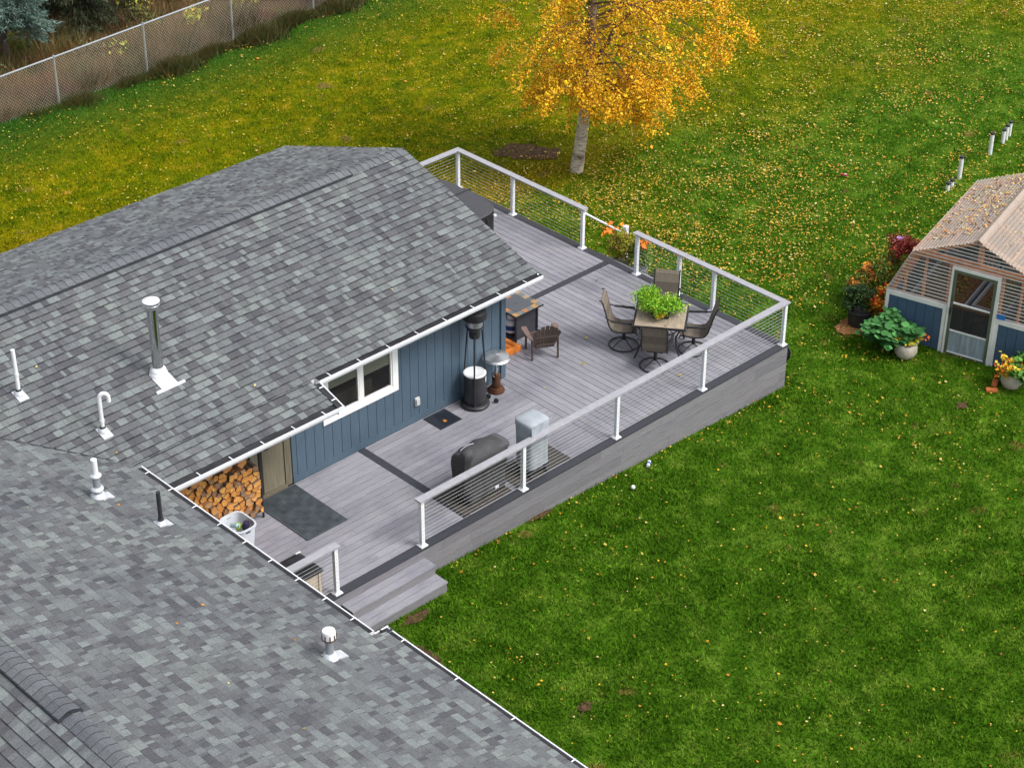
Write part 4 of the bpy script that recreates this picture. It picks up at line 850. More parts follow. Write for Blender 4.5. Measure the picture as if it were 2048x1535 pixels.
# ------------------------------------------------------------------ firewood
RK = thing('firewood_rack', 'black tubular steel rack holding split firewood beside the tan door', 'rack', (-11.3, 2.35, 0))
for xx in (-12.5, -10.42):
    o = MB(); o.tube([(xx, 2.37, .0), (xx, 2.37, .12), (xx, 2.38, 1.25), (xx-.0, 2.43, 1.38), (xx, 2.52, 1.42), (xx, 2.64, 1.32), (xx, 2.70, .12), (xx, 2.70, .0)], .02, 8); e_ = o.build('end_frame', 'black', RK, smooth=True)
o = MB()
for yy in (2.40, 2.68): o.tube([(-12.5, yy, .13), (-10.42, yy, .13)], .018, 8)
o.build('base_rail', 'black', RK, smooth=True)
def voro(x0, x1, z0, z1, s):
    pts = []; r = 0; z = z0+s/2
    while z < z1:
        x = x0+s*(.5 if r % 2 else .95)*.6
        while x < x1: pts.append((x+random.uniform(-.34, .34)*s, z+random.uniform(-.34, .34)*s)); x += s*random.uniform(.85, 1.3)
        z += s*.9; r += 1
    cells = []
    for i, p in enumerate(pts):
        poly = [(x0, z0), (x1, z0), (x1, z1), (x0, z1)]
        for j, q_ in enumerate(pts):
            if i == j or abs(q_[0]-p[0]) > 4*s or abs(q_[1]-p[1]) > 4*s: continue
            mx, mz, nx, nz = (p[0]+q_[0])/2, (p[1]+q_[1])/2, q_[0]-p[0], q_[1]-p[1]; out = []
            for k in range(len(poly)):
                a, b = poly[k], poly[(k+1) % len(poly)]; da = (a[0]-mx)*nx+(a[1]-mz)*nz; db = (b[0]-mx)*nx+(b[1]-mz)*nz
                if da <= 0: out.append(a)
                if da*db < 0: t = da/(da-db); out.append((a[0]+(b[0]-a[0])*t, a[1]+(b[1]-a[1])*t))
            poly = out
        cells.append((p, poly))
    return cells
ENDS = [(.66, .29, .06), (.72, .36, .10), (.58, .24, .05), (.50, .28, .12), (.68, .32, .07), (.30, .17, .09)]; BARKS = [(.14, .10, .07), (.22, .17, .12), (.32, .14, .06), (.10, .07, .05), (.40, .2, .09)]
for p, poly in voro(-12.3, -10.45, .15, 1.30, .101):
    if len(poly) < 3: continue
    if p[1] > .98+.30*min(1, (-10.45-p[0])*1.3): continue
    y0 = 2.345+random.uniform(-.04, .04); L = random.uniform(.34, .38); cen = Vector((p[0], y0, p[1])); n_ = len(poly)
    if random.random() < .5:   # one rounded bark side
        poly2 = []; kk = random.randrange(n_)
        for k in range(n_):
            a, b = poly[k], poly[(k+1) % n_]; poly2.append(a)
            if k == kk: poly2.append(((a[0]+b[0])/2+(((a[0]+b[0])/2-p[0])*.14), (a[1]+b[1])/2+(((a[1]+b[1])/2-p[1])*.14)))
        poly = poly2
    f_ = [(p[0]+(a-p[0])*.88, y0, p[1]+(b-p[1])*.88) for a, b in poly]
    o = MB(); o.v = []; o.poly([(a-p[0], 0, b-p[1]) for a, _, b in f_], (random.uniform(-.01, .01), L, random.uniform(-.008, .008)), random.choice(ENDS), random.choice(BARKS))
    ob_ = o.build('firewood_log', 'log', None); ob_.location = cen
    tag(ob_, 'split log with pale orange cut end packed in the firewood stack', 'firewood', 'split logs in the firewood stack')
tops_ = [(-12.3, 1.30, .07, 'round dark bark log at the left end on top of the firewood'), (-12.05, 1.27, .075, 'round brown bark log second from the left on top of the firewood'), (-11.82, 1.30, .08, 'round grey bark log third along on top of the firewood'),
         (-11.55, 1.33, .085, 'round pale grey bark log in the middle on top of the firewood'), (-11.2, 1.30, .10, 'thick split orange log lying on top of the firewood'), (-10.9, 1.26, .09, 'thick split orange log on top of the firewood nearest the door')]
for i, (x_, z_, r_, lab) in enumerate(tops_):
    n_ = 12; pts = [(r_*cos(2*pi*k/n_)*(1 if i < 4 else random.uniform(.8, 1.15)), 0, r_*sin(2*pi*k/n_)*(1 if i < 4 else random.uniform(.6, 1.1))) for k in range(n_)]
    o = MB(); o.poly(pts, (.02, .42, .0), (.60, .27, .08), BARKS[i % 5] if i < 4 else (.50, .22, .08)); ob_ = o.build('firewood_log', 'log', None); ob_.location = (x_+.1, 2.30, z_+.03); tag(ob_, lab, 'firewood', 'split logs in the firewood stack')
# ------------------------------------------------------------------ basket, its things, storage box
BK = thing('laundry_basket', 'white plastic tub with handle slots standing in front of the firewood', 'basket', (-11.2, 1.98, 0), radians(0))
def rr(a, b, z, p=4): return superell(0, 0, a, b, z, 32, p)
o = MB(); o.loft([rr(.165, .21, .004), rr(.17, .215, .02), rr(.205, .262, .48), rr(.225, .282, .485), rr(.225, .282, .505), rr(.198, .252, .505), rr(.16, .20, .03)], cap=True); bk = o.build('tub', mat('grey_white_plastic', (.60, .63, .68), .4, var=.05), BK, local=True, smooth=40)
for s_ in (-1, 1):
    o = MB(); o.box(s_*.199-.006, s_*.199+.010, -.05, .05, .425, .45); o.build('handle_slot', 'black', bk, local=True); o = MB(); o.box(-.045, .045, s_*.253-.008, s_*.253+.010, .425, .45); o.build('handle_slot', 'black', bk, local=True)
o = MB(); o.lathe([(0, -.06), (.04, -.045), (.06, 0), (.04, .045), (0, .06)], (0, 0, 0), 16); b_ = o.build('toy_ball', mat('lime', (.42, .62, .03), .5), None, smooth=True); b_.location = (-11.20, 1.98, .42); tag(b_, 'lime green ball inside the white tub', 'ball')
o = MB(); o.loft([[(x*.10, y*.055, z) for x, y, _ in superell(0, 0, 1, 1, 0, 16, 2.4)] for z in (0,)]+[[(x*.11, y*.06, .06) for x, y, _ in superell(0, 0, 1, 1, 0, 16, 2.4)], [(x*.06-.03, y*.045, .12) for x, y, _ in superell(0, 0, 1, 1, 0, 16, 2.4)]])
b_ = o.build('shoe', mat('dark_purple', (.03, .022, .06), .6), None, smooth=True); b_.location = (-11.12, 1.90, .40); b_.rotation_euler = (.2, .1, .8); tag(b_, 'dark purple shoe lying in the white tub', 'shoe')
o = MB(); o.lathe([(0, 0), (.035, .005), (.04, .13), (.02, .15), (.02, .17), (0, .17)], k=14); b_ = o.build('bottle', mat('pale_blue_plastic', (.35, .50, .52), .3), None, smooth=True); b_.location = (-11.27, 2.08, .42); b_.rotation_euler = (1.3, .2, .3); tag(b_, 'pale blue plastic bottle lying in the white tub', 'bottle')
SB = thing('storage_box', 'beige resin deck storage box with black lid under the left rail', 'storage box', (-11.7, .36, 0))
o = MB(); o.box(-.62, .62, -.26, .26, .02, .50); o.box(-.65, -.60, -.28, .28, .004, .5); o.box(.60, .65, -.28, .28, .004, .5); bx = o.build('box_body', 'beige', SB, local=True)
o = MB(); o.loft([[(x*a, y*b, z) for x, y in ((-1, -1), (1, -1), (1, 1), (-1, 1))] for z, a, b in ((.505, .68, .30), (.535, .68, .30), (.56, .60, .22))]); o.build('lid', 'black', SB, local=True)
o = MB(); o.box(.655, .662, -.27, .27, .1, .5); o.build('end_trim', 'black', SB, local=True)
o = MB(); o.box(.60, .69, .27, .29, .53, .56); o.build('latch', 'pvc', SB, local=True)
# ------------------------------------------------------------------ hose reel
HR = thing('hose_reel', 'black garden hose coiled on the outer corner of the deck skirting', 'hose', (.20, .22, -.35))
o = MB()
for i in range(7): pts = [(.02*i-.05+.008*sin(t*3+i), (.16+.012*(i % 3))*cos(t), (.20+.015*(i % 3))*sin(t)) for t in [2*pi*k/24 for k in range(25)]]; o.tube(pts, .012, 6)
o.tube([(.02, -.1, -.2), (.03, -.06, -.4), (.0, -.1, -.6)], .012, 6)
o.build('hose_coil', 'blackrubber', HR, local=True, smooth=True)
o = MB(); o.tube([(-.10, 0, 0), (.09, 0, 0)], .12, 18); o.tube([(.085, 0, 0), (.10, 0, 0)], .22, 20); o.build('reel_drum', 'blackplastic', HR, local=True, smooth=True)
# ------------------------------------------------------------------ garden pots
def pot(mb, r0, r1, h, c=(0, 0, 0)): mb.lathe([(r0, 0), (r0+.01, .005), (r1, h-.02), (r1+.012, h-.015), (r1+.012, h), (r1-.012, h), (r1-.02, h-.04), (0, h-.04)], c, 24)
def plant(name, lab, loc, potm, r0, r1, h, layers, cat='plant', group=None):
    t = thing(name, lab, cat, (loc[0], loc[1], loc[2] if len(loc) > 2 else float(gz(loc[0], loc[1]))), 0, group)
    if potm: o = MB(); pot(o, r0, r1, h); o.build('pot', potm, t, local=True, smooth=True)
    for nm, n_, r_, c_, sz, pal, flat, asp, cl in layers:
        P, k = foliage_pts(n_, r_, c_, clumps=cl, spread=.32); P = P[P[:, 2] > .01]; V, c = (leafdiscs(P, sz, pal, flat) if asp == 'disc' else leafquads(P, sz, pal, flat, asp)); npmesh(nm, V, 7 if asp == 'disc' else 4, c, 'foliage', t)
    return t
GR = [(.05, .15, .02), (.08, .22, .03), (.12, .28, .04), (.035, .10, .02)]
OL = [(.30, .34, .03), (.42, .36, .03), (.24, .15, .03), (.18, .24, .03)]
OR = [(.80, .22, .02), (.85, .30, .03), (.7, .15, .02)]
plant('marigold_pot', 'tall olive and orange marigolds in a grey pot just beyond the deck edge', (.62, 4.72, -.62), 'greybed', .13, .19, .30, [('foliage', 3200, (.30, .30, .40), (0, 0, .66), .05, OL+[(.3, .12, .04), (.34, .34, .03)], .1, .35, 26), ('flower', 46, (.30, .34, .12), (-.08, .16, .98), .06, OR, .5, 1, 8)])
plant('marigold_pot', 'green marigolds with orange blooms in a grey pot beside the newel post', (.72, 4.32, -.62), 'greybed', .12, .17, .27, [('foliage', 2200, (.25, .25, .36), (0, 0, .6), .05, GR+OL[:2], .1, .35, 20), ('flower', 90, (.22, .26, .12), (.05, -.10, .90), .06, OR, .5, 1, 7)])
plant('plant_pot', 'low pot of dark wilted leaves beyond the deck steps', (.80, 4.0, -.80), 'blackplastic', .12, .16, .22, [('foliage', 500, (.18, .18, .2), (0, 0, .3), .05, [(.1, .09, .02), (.05, .05, .02)], .1, .4, 10)])
plant('shrub_pot', 'dark leaved shrub in a large black pot at the greenhouse corner', (3.02, .42), 'blackplastic', .20, .24, .36, [('foliage', 1300, (.32, .32, .30), (-.02, .05, .62), .075, [(.03, .07, .025), (.05, .10, .035), (.02, .05, .02), (.09, .14, .03)], .2, .4, 24)])
plant('snapdragon_pot', 'red and yellow flowers in a blue pot between the shrub and the greenhouse', (3.30, .10), mat('blue_glaze', (.10, .22, .35), .3), .10, .14, .22, [('foliage', 300, (.2, .2, .2), (0, 0, .35), .05, GR, .1, .4, 12), ('flower', 620, (.27, .27, .34), (.03, .05, .52), .065, [(.8, .10, .02), (.85, .45, .03), (.75, .05, .02), (.85, .55, .05)], .3, .9, 16)])
plant('amaranth', 'bushy orange and olive plants between the black pot and the dark red plants', (3.75, .95), None, 0, 0, 0, [('foliage', 1500, (.36, .36, .34), (0, 0, .45), .06, OL+GR, .1, .4, 22), ('flower', 420, (.34, .34, .3), (0, 0, .6), .06, [(.6, .16, .03), (.7, .35, .03), (.45, .08, .03)], .3, .8, 18)])
plant('amaranth', 'tall dark red and olive plants growing along the greenhouse side', (4.3, .72), None, 0, 0, 0, [('red_plume', 2200, (.46, .42, .34), (.40, -.02, 1.0), .06, [(.28, .03, .03), (.20, .04, .03), (.35, .08, .04)], .1, .4, 22), ('foliage', 2600, (.68, .46, .46), (.0, .0, .58), .06, OL+GR+[(.5, .2, .03)], .1, .4, 30), ('flower', 20, (.15, .15, .1), (.4, .1, 1.2), .07, [(.45, .25, .6)], .4, 1, 3)])
NT = plant('nasturtium_pot', 'sprawling nasturtium with round leaves over a round cream pot left of the greenhouse door', (2.72, -.92), None, 0, 0, 0, [('foliage', 620, (.58, .58, .32), (-.02, .30, .46), .125, [(.06, .20, .05), (.09, .28, .075), (.04, .14, .035)], .7, 'disc', 40), ('yellow_leaf', 220, (.36, .2, .12), (-.1, -.06, .42), .06, [(.35, .42, .04), (.6, .5, .05)], .5, .9, 8), ('flower', 70, (.46, .26, .14), (-.06, -.12, .42), .065, [(.8, .16, .02), (.85, .35, .03)], .4, 1, 10)])
MT['ceramic'] = mat('cream_ceramic', (.48, .43, .36), .5, var=.2, scale=9)
L_('pot', 'ceramic', NT, [(.10, .0), (.17, .05), (.225, .16), (.215, .27), (.19, .33), (.17, .33), (.17, .29), (0, .29)], (-.04, -.06, 0))
NT2 = plant('flower_pot', 'yellow and red flowers in a tilted cream pot right of the greenhouse door', (3.27, -3.02), None, 0, 0, 0, [('foliage', 520, (.40, .40, .32), (.12, -.15, .45), .10, GR, .5, 'disc', 24), ('flower', 380, (.28, .30, .20), (-.08, .06, .50), .065, [(.80, .60, .05), (.82, .50, .04), (.75, .15, .03), (.6, .58, .06)], .4, 1, 20)])
L_('pot', 'ceramic', NT2, [(.10, .0), (.17, .05), (.21, .16), (.20, .27), (.18, .33), (.16, .33), (.16, .29), (0, .29)])
def brick(x, y, rz, lab, tilt=0):
    o = MB(); o.box(-.11, .11, -.05, .05, 0, .055)
    b_ = o.build('brick', 'terracotta', None, bevel=.004); b_.location = (x, y, float(gz(x, y))+.03); b_.rotation_euler = (tilt, 0, rz); tag(b_, lab, 'brick')
brick(2.84, -2.88, radians(-48), 'orange clay brick lying flat on the grass below the flower pot'); brick(3.10, -2.76, radians(25), 'orange clay brick leaning against the cream pot', .25)
SP = MB(); SP.add(blob(2.86, .42, .38, .30, float(gz(2.86, .42))+.035, 0, 24, .2), [tuple(range(24))]); tag(SP.build('pine_litter', mat('orange_litter', (.30, .13, .05), .9, var=.4, scale=30, bmp=.01), None), kind='structure')
# ------------------------------------------------------------------ things on the lawn
def lawnpipe(x, y, h, r, lab):
    t = thing('standpipe', lab, 'pipe', (x, y, -1.0), 0, 'white standpipes in the lawn'); L_('pipe', 'pvc', t, [(r, 0), (r, h-.03)], k=18)
    L_('cap', 'blackplastic', t, [(r+.006, h-.04), (r+.008, h-.03), (r+.008, h), (r, h+.006), (0, h+.008)], k=18)
for a in ((11.57, 3.16, .56, .05, 'tall white standpipe with black cap standing alone behind the greenhouse'), (12.3, 3.30, .37, .045, 'nearest of the cluster of three white standpipes'), (12.52, 3.36, .39, .045, 'middle of the cluster of three white standpipes'),
          (12.74, 3.42, .39, .045, 'farthest of the cluster of three white standpipes'), (9.98, 2.90, .57, .05, 'tall white standpipe with black cap near the greenhouse ridge'), (9.3, 2.74, .20, .048, 'left of the two short white standpipes'), (9.5, 2.77, .20, .048, 'right of the two short white standpipes')): lawnpipe(*a)
CN = thing('drink_can', 'white and blue drink can lying on the grass by the deck skirting', 'can', (-3.95, -.28, float(gz(-3.95, -.3))+.06), radians(35))
o = MB(); o.tube([(-.075, 0, 0), (-.068, 0, 0), (.068, 0, 0), (.075, 0, 0)], [.026, .033, .033, .026], 16); cb = o.build('can_body', 'white', CN, local=True, smooth=True)
o = MB(); o.tube([(-.03, 0, 0), (.035, 0, 0)], .0338, 16); o.build('label_band', mat('blue_print', (.12, .14, .42), .4), cb, local=True, smooth=True)
o = MB(); r_ = .04; o.lathe([(r_*sin(pi*i/10), -r_*cos(pi*i/10)) for i in range(11)], k=18); b_ = o.build('ball', 'white', None, smooth=True); b_.location = (-4.72, -.62, float(gz(-4.7, -.6))+.07); tag(b_, 'small white ball lying in the grass near the deck', 'ball')
TY = thing('lawn_litter', 'small red and white wrapper lying on the lawn', 'litter', (8.12, 4.76, -.94), radians(-60))
o = MB(); o.poly([(-.09, -.02, 0), (.05, -.035, 0), (.09, 0, 0), (.05, .035, 0), (-.09, .02, 0)], (0, 0, .03)); o.build('wrapper', mat('red_film', (.45, .04, .06), .4), TY, local=True)
o = MB(); o.box(.0, .06, -.015, .015, .031, .035); o.build('white_tip', 'plaincard', TY, local=True)
# ------------------------------------------------------------------ greenhouse
GH = thing('greenhouse', 'small greenhouse with blue knee walls and clear corrugated panels over cedar framing', 'greenhouse', (3.40, -1.38, -1.0), radians(-75.37))
DEP = 3.38; PR = [(-1.31, 1.06), (-.85, 2.08), (.41, 2.63), (1.67, 2.08), (2.13, 1.06)]
def GB(name, m, par=GH, bevel=0, smooth=False, **k):
    o = MB(); return o
def panelwall(x0, x1, lab):
    o = MB(); o.box(x0, x1, .012, .05, .04, 1.0); x = x0
    while x < x1-.02: o.box(x+.004, min(x+.19, x1)-.004, 0, .0118, .04, 1.0); x += .19
    w_ = o.build('knee_wall', 'siding_gh', GH, local=True); w_['label'] = lab
    t_ = MB(); t_.box(x0-.07, x0+.0, -.015, .05, -.06, 1.06); t_.box(x1, x1+.07, -.015, .05, -.06, 1.06); t_.box(x0, x1, -.015, .05, .965, 1.06); t_.build('trim', 'whitetrim', w_, local=True, bevel=.004)
panelwall(-1.24, -.13, 'blue knee wall left of the door'); panelwall(.99, 2.06, 'blue knee wall right of the door')
for s_, xw in ((-1, -1.31), (1, 2.13)):
    o = MB(); o.box(xw-.02, xw+.02, .06, DEP, .0, 1.04); w_ = o.build('knee_wall', 'siding_gh', GH, local=True)
o = MB(); o.box(-1.3, 2.12, DEP-.02, DEP+.02, 0, 1.04); o.build('knee_wall', 'siding_gh', GH, local=True)
# cedar framing: ribs, purlins, studs
o = MB()
def beam(mb, a, b, w=.045, d=.10, dy=None):
    a, b = Vector(a), Vector(b); t = (b-a).normalized(); yv = Vector((0, 1, 0)) if abs(t.y) < .9 else Vector((1, 0, 0)); n_ = t.cross(yv).normalized()
    mb.poly([a-n_*d/2-yv*w/2, a+n_*d/2-yv*w/2, a+n_*d/2+yv*w/2, a-n_*d/2+yv*w/2], b-a)
for k in range(5):
    yk = .09+k*(DEP-.18)/4
    for i in range(4):
        (a, b), (c_, d_) = PR[i], PR[i+1]; beam(o, (a+.06*(.4-a)/1.7, yk, b-.085), (c_+.06*(.4-c_)/1.3, yk, d_-.085))
o.build('rib', 'cedar', GH, local=True)
o = MB()
for i in range(4):
    (a, b), (c_, d_) = PR[i], PR[i+1]
    for t in (.02, .5, .98): x_, z_ = a+(c_-a)*t, b+(d_-b)*t; o.box(x_-.02, x_+.02, .12, DEP-.12, z_-.115, z_-.055)
o.box(-1.3, 2.1, .055, .10, 1.0, 1.05); o.build('purlin', 'cedar', GH, local=True)
o = MB(); o.box(-.90, 1.72, .045, .13, 1.94, 2.05)
for x_ in (-1.0, -.62, -.13, .93, 1.3, 1.75): zt = min(1.92, 1.06+(1.72-abs(x_+.02-.41))/.46*1.02-.06); o.box(x_, x_+.04, .05, .12, 1.07, zt)
for x_ in (.39,): o.box(x_, x_+.09, .05, .12, 2.03, 2.52)
o.box(-.13, .92, .03, .06, 1.90, 1.99); o.build('gable_stud', 'cedar', GH, local=True)
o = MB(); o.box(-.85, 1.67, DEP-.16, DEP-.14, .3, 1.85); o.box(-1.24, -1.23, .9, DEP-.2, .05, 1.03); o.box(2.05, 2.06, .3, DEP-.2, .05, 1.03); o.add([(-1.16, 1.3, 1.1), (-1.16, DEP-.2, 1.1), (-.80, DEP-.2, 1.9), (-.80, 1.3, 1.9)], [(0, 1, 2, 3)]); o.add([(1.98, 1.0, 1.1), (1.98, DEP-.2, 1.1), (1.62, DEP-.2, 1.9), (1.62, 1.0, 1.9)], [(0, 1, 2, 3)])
o.build('darkening_sheet', 'interior', GH, local=True)  # dark sheets added inside to make the greenhouse interior look unlit
# corrugated roof sheets
def corr(P0, P1, name, lab, m, amp=.010, wl=.076, n_=None):
    """sheet whose ribs run along depth; profile from P0 to P1 in xz"""
    o = MB(); a, b = Vector((P0[0], 0, P0[1])), Vector((P1[0], 0, P1[1])); L = (b-a).length; t = (b-a)/L; nn = Vector((-t.z, 0, t.x)); k = int(L/wl*8); v = []
    for y_ in (-.12, DEP+.1):
        for i in range(k+1): p_ = a+t*(L*i/k)+nn*(amp*cos(2*pi*L*i/k/wl)); v.append((p_.x, y_, p_.z))
    o.add(v, [(i, i+1, k+2+i, k+1+i) for i in range(k)]); r_ = o.build(name, m, GH, local=True, smooth=60); r_['label'] = lab; return r_
labs = ['steep left roof sheet of clear corrugated plastic', 'upper left roof sheet of clear corrugated plastic with leaves on it', 'upper right roof sheet of clear corrugated plastic', 'steep right roof sheet of clear corrugated plastic']
for i in range(4): corr(PR[i], PR[i+1], 'roof_sheet', labs[i], 'poly')
o = MB(); o.poly([(.33, -.13, 2.61), (.41, -.13, 2.665), (.49, -.13, 2.61), (.49, -.13, 2.625), (.41, -.13, 2.68), (.33, -.13, 2.625)], (0, DEP+.24, 0)); o.build('ridge_strip', 'poly', GH, local=True)
# horizontal-ribbed gable sheets
def gable(x0, x1, z0, z1, yy, clip=True):
    o = MB(); wl = .076; z = z0; rows = []
    def lim(z):
        if z < 2.08: t = (z-1.06)/1.02; return -1.31+.46*t, 2.13-.46*t
        t = (z-2.08)/.55; return -.85+1.26*t, 1.67-1.26*t
    while z <= z1+1e-6:
        for q_ in range(8):
            zz = z+wl*q_/8
            if zz > z1: break
            a, b = lim(zz) if clip else (x0, x1); a = max(a, x0); b = min(b, x1); a, b = a, max(a+.001, b); rows.append((a, b, zz, yy-.010*cos(2*pi*q_/8)))
        z += wl
    v = []
    for a, b, zz, y_ in rows: v += [(a, y_, zz), (b, y_, zz)]
    o.add(v, [(2*i, 2*i+1, 2*i+3, 2*i+2) for i in range(len(rows)-1)]); return o
for a, b, c_, d_ in ((-1.31, -.04, 1.065, 1.93), (.90, 2.13, 1.065, 1.93), (-1.31, 2.13, 1.935, 2.62)):
    gable(a, b, c_, d_, .02).build('gable_sheet', 'polyw', GH, local=True, smooth=60)
    o = MB(); z = c_+.038
    def lim(z):
        if z < 2.08: t = (z-1.06)/1.02; return -1.31+.46*t, 2.13-.46*t
        t = (z-2.08)/.55; return -.85+1.26*t, 1.67-1.26*t
    while z < d_:
        p_, q_ = lim(z); p_ = max(p_, a); q_ = min(q_, b)
        if q_-p_ > .05: o.box(p_, q_, -.002, .010, z-.007, z+.007)
        z += .076
    o.build('sheet_rib', mat('frosted_rib', (.72, .70, .68), .35, var=.1), GH, local=True)
gable(-1.31, 2.13, 1.065, 2.62, DEP).build('gable_sheet', 'poly', GH, local=True, smooth=60)
# door
gd = MB(); MT['sage'] = mat('sage_door_frame', (.115, .135, .095), .5, var=.15, scale=6)
for a in ((.0, .06, .02, 1.88), (.80, .86, .02, 1.88), (.0605, .7995, 1.82, 1.88), (.0605, .7995, .02, .07)): gd.box(a[0], a[1], -.03, .01, a[2], a[3])
gdo = gd.build('door', 'sage', GH, local=True)
o = MB(); o.box(.0605, .7995, -.034, .0, 1.15, 1.18); o.box(.0605, .7995, -.034, .0, .55, .58); o.box(.0605, .7995, -.034, .0, .0705, .09); o.box(-.045, -.002, -.03, .05, .0, 1.93); o.box(.862, .92, -.03, .05, 0, 1.93); o.box(-.045, .92, -.032, .05, 1.882, 1.935); o.build('frame', 'whitetrim', gdo, local=True)
o = MB(); o.box(.062, .798, -.018, -.014, .5805, 1.149); o.build('insect_screen', 'screen', gdo, local=True)
o = MB(); o.box(.062, .798, -.02, -.01, .0905, .5495); o.build('kick_panel', 'kick', gdo, local=True)
o = MB(); o.box(.01, .04, -.07, -.031, .92, 1.06); o.build('handle', 'black', gdo, local=True, bevel=.006)
o = MB(); o.box(-.1, .97, -.02, .05, -.08, .0195); o.build('threshold', 'siding_gh', GH, local=True)
o = MB(); o.add([(-1.29, .06, .012), (2.11, .06, .012), (2.11, DEP, .012), (-1.29, DEP, .012)], [(0, 1, 2, 3)]); o.build('floor', 'interior', GH, local=True)
def bed(x0, x1, y0, y1, h, lab):
    t = thing('raised_bed', lab, 'planter', GH.matrix_basis @ Vector(((x0+x1)/2, (y0+y1)/2, .015)), radians(-75.37)); a, b = (x1-x0)/2, (y1-y0)/2
    o = MB(); o.box(-a, a, -b, -b+.03, 0, h); o.box(-a, a, b-.03, b, 0, h); o.box(-a, -a+.03, -b+.031, b-.031, 0, h); o.box(a-.03, a, -b+.031, b-.031, 0, h); o.box(-a-.01, a+.01, -b-.02, -b-.001, h-.03, h+.01); o.build('box', 'greybed', t, local=True)
    o = MB(); o.box(-a+.031, a-.031, -b+.031, b-.031, .02, h-.10); o.build('soil', 'mulch', t, local=True)
    P, k = foliage_pts(260, (a*.8, b*.8, .05), (0, 0, h-.07), clumps=20); V, c = leafquads(P, .06, [(.20, .12, .03), (.1, .07, .02), (.08, .14, .02)], .6, .5); npmesh('seedlings', V, 4, c, 'foliage', t)
GH.matrix_basis = Matrix.Translation(GH.location) @ Matrix.Rotation(radians(-75.37), 4, 'Z')
bed(.12, .80, 1.0, 2.9, .62, 'grey raised bed of soil seen through the greenhouse door'); bed(-1.15, -.02, .9, 3.1, .55, 'wide grey raised bed against the left side inside the greenhouse'); bed(1.0, 1.95, .5, 3.1, .55, 'grey raised bed against the right side inside the greenhouse')
BG = thing('soil_bag', 'crumpled black bag standing behind the screen door', 'bag', GH.matrix_basis @ Vector((.45, .40, .015)), 0)
o = MB(); o.loft([superell(0, 0, r_, r_*.9, z_, 24, 2.2, .06, 3) for z_, r_ in ((0, .16), (.08, .2), (.3, .22), (.5, .18), (.6, .08), (.68, .10))]); o.build('sack', 'cover_dark', BG, local=True, smooth=60)
TPp = MB(); TPp.box(-.08, .08, -.012, .0, -.05, .05); tp = TPp.build('blue_cloth', mat('blue_film', (.03, .20, .62), .5), None); tp.location = GH.matrix_basis @ Vector((1.02, -.005, 1.13)); tp.rotation_euler = (0, 0, radians(-75.37)); tag(tp, 'small bright blue cloth taped to the greenhouse front right of the door', 'cloth')
# tools on the back wall
TL = thing('garden_trowel', 'row of pale hand tools hanging inside the greenhouse', 'tool', GH.matrix_basis @ Vector((.1, 1.0, 1.0)), radians(-75.37))
o = MB()
for i in range(4): o.lathe([(0, 0), (.03, .08), (.02, .14), (0, .14)], (.05+.09*i, 0, .5), 8)
o.build('blade', 'steel', TL, local=True); o = MB()
for i in range(4): o.tube([(.05+.09*i, 0, .64), (.05+.09*i, 0, .78)], .012, 6)
o.build('handle', 'terracotta', TL, local=True)
# leaves on the greenhouse roof
n_ = 620; t = rng.random(n_)**.8; yv = rng.uniform(.3, DEP, n_); up = rng.random(n_) < .82
lx = np.where(up, -.85+1.26*t, .41+1.26*t); lz = np.where(up, 2.08+.55*t, 2.63-.55*t)+.022
th = radians(-75.37); Pw = np.stack([3.40+lx*cos(th)-yv*sin(th), -1.38+lx*sin(th)+yv*cos(th), -1.0+lz], 1)
V, c = leafquads(Pw, .05, [(.62, .30, .08), (.70, .45, .12), (.10, .06, .04), (.45, .2, .07), (.6, .5, .25)], .8, .7); tag(npmesh('roof_leaves', V, 4, c, 'leafy'), 'dry orange leaves caught on the greenhouse roof', 'fallen leaves', kind='stuff')
# ------------------------------------------------------------------ chain link fence
FN = thing('chain_link_fence', 'galvanised chain link fence with top rail along the edge of the lawn', 'fence', (0, 20.4, -1.0))
FX = [-11.3, -8.5, -5.7, -2.89, -.14, 2.75, 5.65, 8.5, 11.4, 14.2]; FH = 1.42
for x_ in FX:
    o = MB(); o.tube([(x_, fy(x_), -1.05), (x_, fy(x_), -1+FH+.0)], .028, 10); o.lathe([(.03, FH), (.034, FH+.01), (.02, FH+.05), (0, FH+.06)], (x_, fy(x_), -1), 10); o.build('fence_post', 'galv', FN, smooth=True)
o = MB(); o.tube([(FX[0], fy(FX[0]), -1+FH), (FX[-1], fy(FX[-1]), -1+FH)], .022, 8); o.build('fence_rail', 'galv', FN, smooth=True)
V = []; x0, x1 = FX[0], FX[-1]; sp = .085; hh = FH-.03; w_ = .0024; nf = Vector((-.0887, .996, 0)); px = np.arange(x0-hh, x1+hh, sp)
for sgn in (1, -1):
    for xa in px:
        a0, b0 = xa, xa+sgn*hh; t0, t1 = 0., 1.
        lo_, hi_ = (x0-xa)/(b0-a0), (x1-xa)/(b0-a0)
        if lo_ > hi_: lo_, hi_ = hi_, lo_
        t0, t1 = max(0, lo_), min(1, hi_)
        if t1-t0 < .01: continue
        P = [(xa+(b0-a0)*t, fy(xa+(b0-a0)*t)-.03-sgn*.003, -.98+hh*t) for t in (t0, t1)]; dx_, dz_ = sgn*w_*.7, w_*.7
        V += [(P[0][0]+dz_, P[0][1], P[0][2]-dx_), (P[1][0]+dz_, P[1][1], P[1][2]-dx_), (P[1][0]-dz_, P[1][1], P[1][2]+dx_), (P[0][0]-dz_, P[0][1], P[0][2]+dx_)]
V = np.array(V)-np.array(FN.location); npmesh('chain_link_mesh', V, 4, np.ones((len(V)//4, 3)), 'wire', FN)
